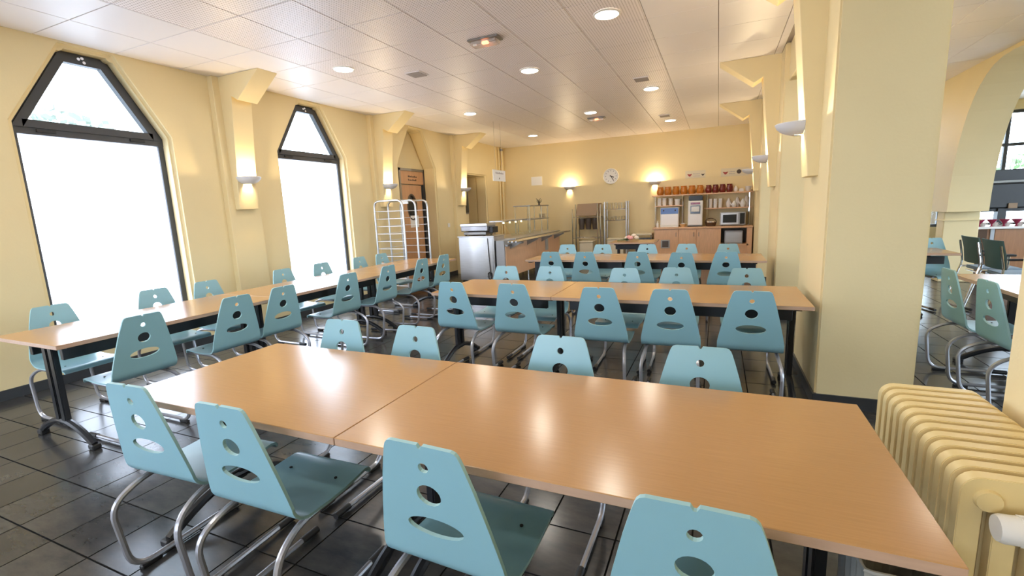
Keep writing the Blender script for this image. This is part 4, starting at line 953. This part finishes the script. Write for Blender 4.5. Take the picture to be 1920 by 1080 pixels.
# ================================================================== ADJOINING ROOM
def office_chair(x, y, rz, label):
    t = thing('visitor_chair', label, 'chair', (x, y, 0), rz, 'dark green visitor chairs by the bar', local=True)
    bk = []; n = 8
    b = B(t); V = []; F = []
    for th in (0.0, 0.018):
        for z, lean in ((0.52, 0.0), (0.70, -0.02), (0.86, -0.06)):
            for k in range(n + 1):
                s = -1 + 2 * k / n; V.append((0.225 * s * (1 + 0.05 * (z - .52)), lean - th + 0.03 * s * s, z))
    m = n + 1; q = 3 * m
    for i in range(2):
        for k in range(n):
            F += [(i * m + k, i * m + k + 1, (i + 1) * m + k + 1, (i + 1) * m + k), (q + i * m + k, q + (i + 1) * m + k, q + (i + 1) * m + k + 1, q + i * m + k + 1)]
    for k in range(n): F += [(k, q + k, q + k + 1, k + 1), (2 * m + k, 2 * m + k + 1, q + 2 * m + k + 1, q + 2 * m + k)]
    for i in range(2): F += [(i * m, (i + 1) * m, q + (i + 1) * m, q + i * m), (i * m + n, q + i * m + n, q + (i + 1) * m + n, (i + 1) * m + n)]
    b.add(V, F).build('backrest', 'dark_green_fabric', smooth=True)
    B(t).box(-0.22, 0.22, 0.02, 0.44, 0.43, 0.47).build('seat', 'blue_grey', bevel=0.015, seg=2)
    for s in (-1, 1):
        B(t).tube(fillet([(s * .235, -0.05, 0.80), (s * .24, 0.0, 0.52), (s * .245, -0.03, 0.40), (s * .25, -0.13, 0.0)], 0.15, 5), 0.012, 8).build('leg', 'chrome', smooth=True)
        B(t).tube(fillet([(s * .245, 0.0, 0.45), (s * .245, 0.38, 0.45), (s * .25, 0.44, 0.0)], 0.08, 5), 0.012, 8).build('leg', 'chrome', smooth=True)
        B(t).box(s * .245 - .02, s * .245 + .02, 0.02, 0.30, 0.63, 0.655).build('armrest', 'rubber', bevel=0.006)
        B(t).cyl((s * .245, 0.24, 0.44), (s * .245, 0.24, 0.635), 0.010, 8).build('arm_post', 'chrome', smooth=True)
    B(t).cyl((-0.24, 0.05, 0.40), (0.24, 0.05, 0.40), 0.009, 6).build('stretcher', 'chrome')
office_chair(8.72, 5.54, -PI / 2, 'dark green visitor chair by the bar, nearer the pier')
office_chair(8.72, 5.0, -PI / 2, 'dark green visitor chair by the bar, cut off by the wall edge')
t = thing('bar_counter', 'wood fronted bar counter with white top behind the visitor chairs', 'bar', (10.6, 8.2, 0))
B(t).box(9.62, 12.0, 7.95, 8.45, 0.0, 0.80).build('body', 'bar_wood'); B(t).box(9.58, 12.0, 7.90, 8.5, 0.80, 0.84).build('top', 'ceramic', bevel=0.006)
B(t).box(9.62, 9.80, 7.935, 7.95, 0.02, 0.79).build('end_strip', 'wicker'); B(t).box(9.84, 9.89, 7.93, 7.95, 0.0, 0.80).build('upright', 'grey_plastic')
for k in range(5): B(t).box(9.90 + k * .42, 10.31 + k * .42, 7.938, 7.95, 0.03, 0.79).build('front_panel', 'bar_wood', bevel=0.003)
for k in range(6):
    x = 9.72 + k * 0.155
    o = thing('red_goblet', 'deep red flared goblet on bar top, %s from the pier' % ORD(k), 'goblet', (x, 8.02, 0.84), group='red goblets on the bar')
    B(o).lathe([(0.0005, 0), (0.03, 0), (0.012, 0.012), (0.012, 0.035), (0.03, 0.06), (0.07, 0.115), (0.064, 0.115), (0.0005, 0.05)], (x, 8.02, 0.84), 14).build('cup', 'maroon', smooth=True)
    o = thing('white_cup', 'small white cup on bar top behind goblets, %s from the pier' % ORD(k), 'cup', (x + .075, 8.10, 0.84), group='white cups on the bar')
    B(o).lathe([(0.0005, 0), (0.03, 0), (0.045, 0.06), (0.04, 0.06), (0.0005, 0.008)], (x + .075, 8.10, 0.84), 12).build('body', 'ceramic', smooth=True)
    B(o).tube([(x + .118, 8.10, 0.89), (x + .140, 8.10, 0.88), (x + .112, 8.10, 0.86)], 0.004, 5).build('handle', 'ceramic')
t = thing('television', 'black television on a dark stand in front of the wide window', 'television', (10.55, 9.2, 0))
B(t).box(9.95, 11.3, 9.2, 9.26, 1.04, 1.80).build('screen_housing', 'black_metal', bevel=0.012); B(t).box(9.97, 10.75, 9.1, 9.2, 1.10, 1.55).build('rear_cover', 'black_metal', bevel=0.02)
B(t).box(9.97, 10.72, 9.085, 9.1, 1.56, 1.60).build('bright_rim', 'grey_plastic', bevel=0.004); B(t).box(10.4, 10.52, 9.16, 9.3, 0.06, 1.1).build('post', 'black_metal'); B(t).box(10.1, 10.85, 9.0, 9.45, 0.0, 0.06).build('base', 'black_metal')
B(t).box(10.50, 10.62, 9.07, 9.085, 1.10, 1.19).build('sticker', 'tan_tray'); B(t).tube([(9.99, 9.15, 1.1), (9.96, 9.1, 1.0), (9.80, 9.05, 0.9), (9.75, 9.05, 0.5)], 0.008, 6).build('cable', 'rubber', smooth=True)

# wrap up: drop the helper flag
for o in bpy.data.objects:
    if '_local' in o: del o['_local']
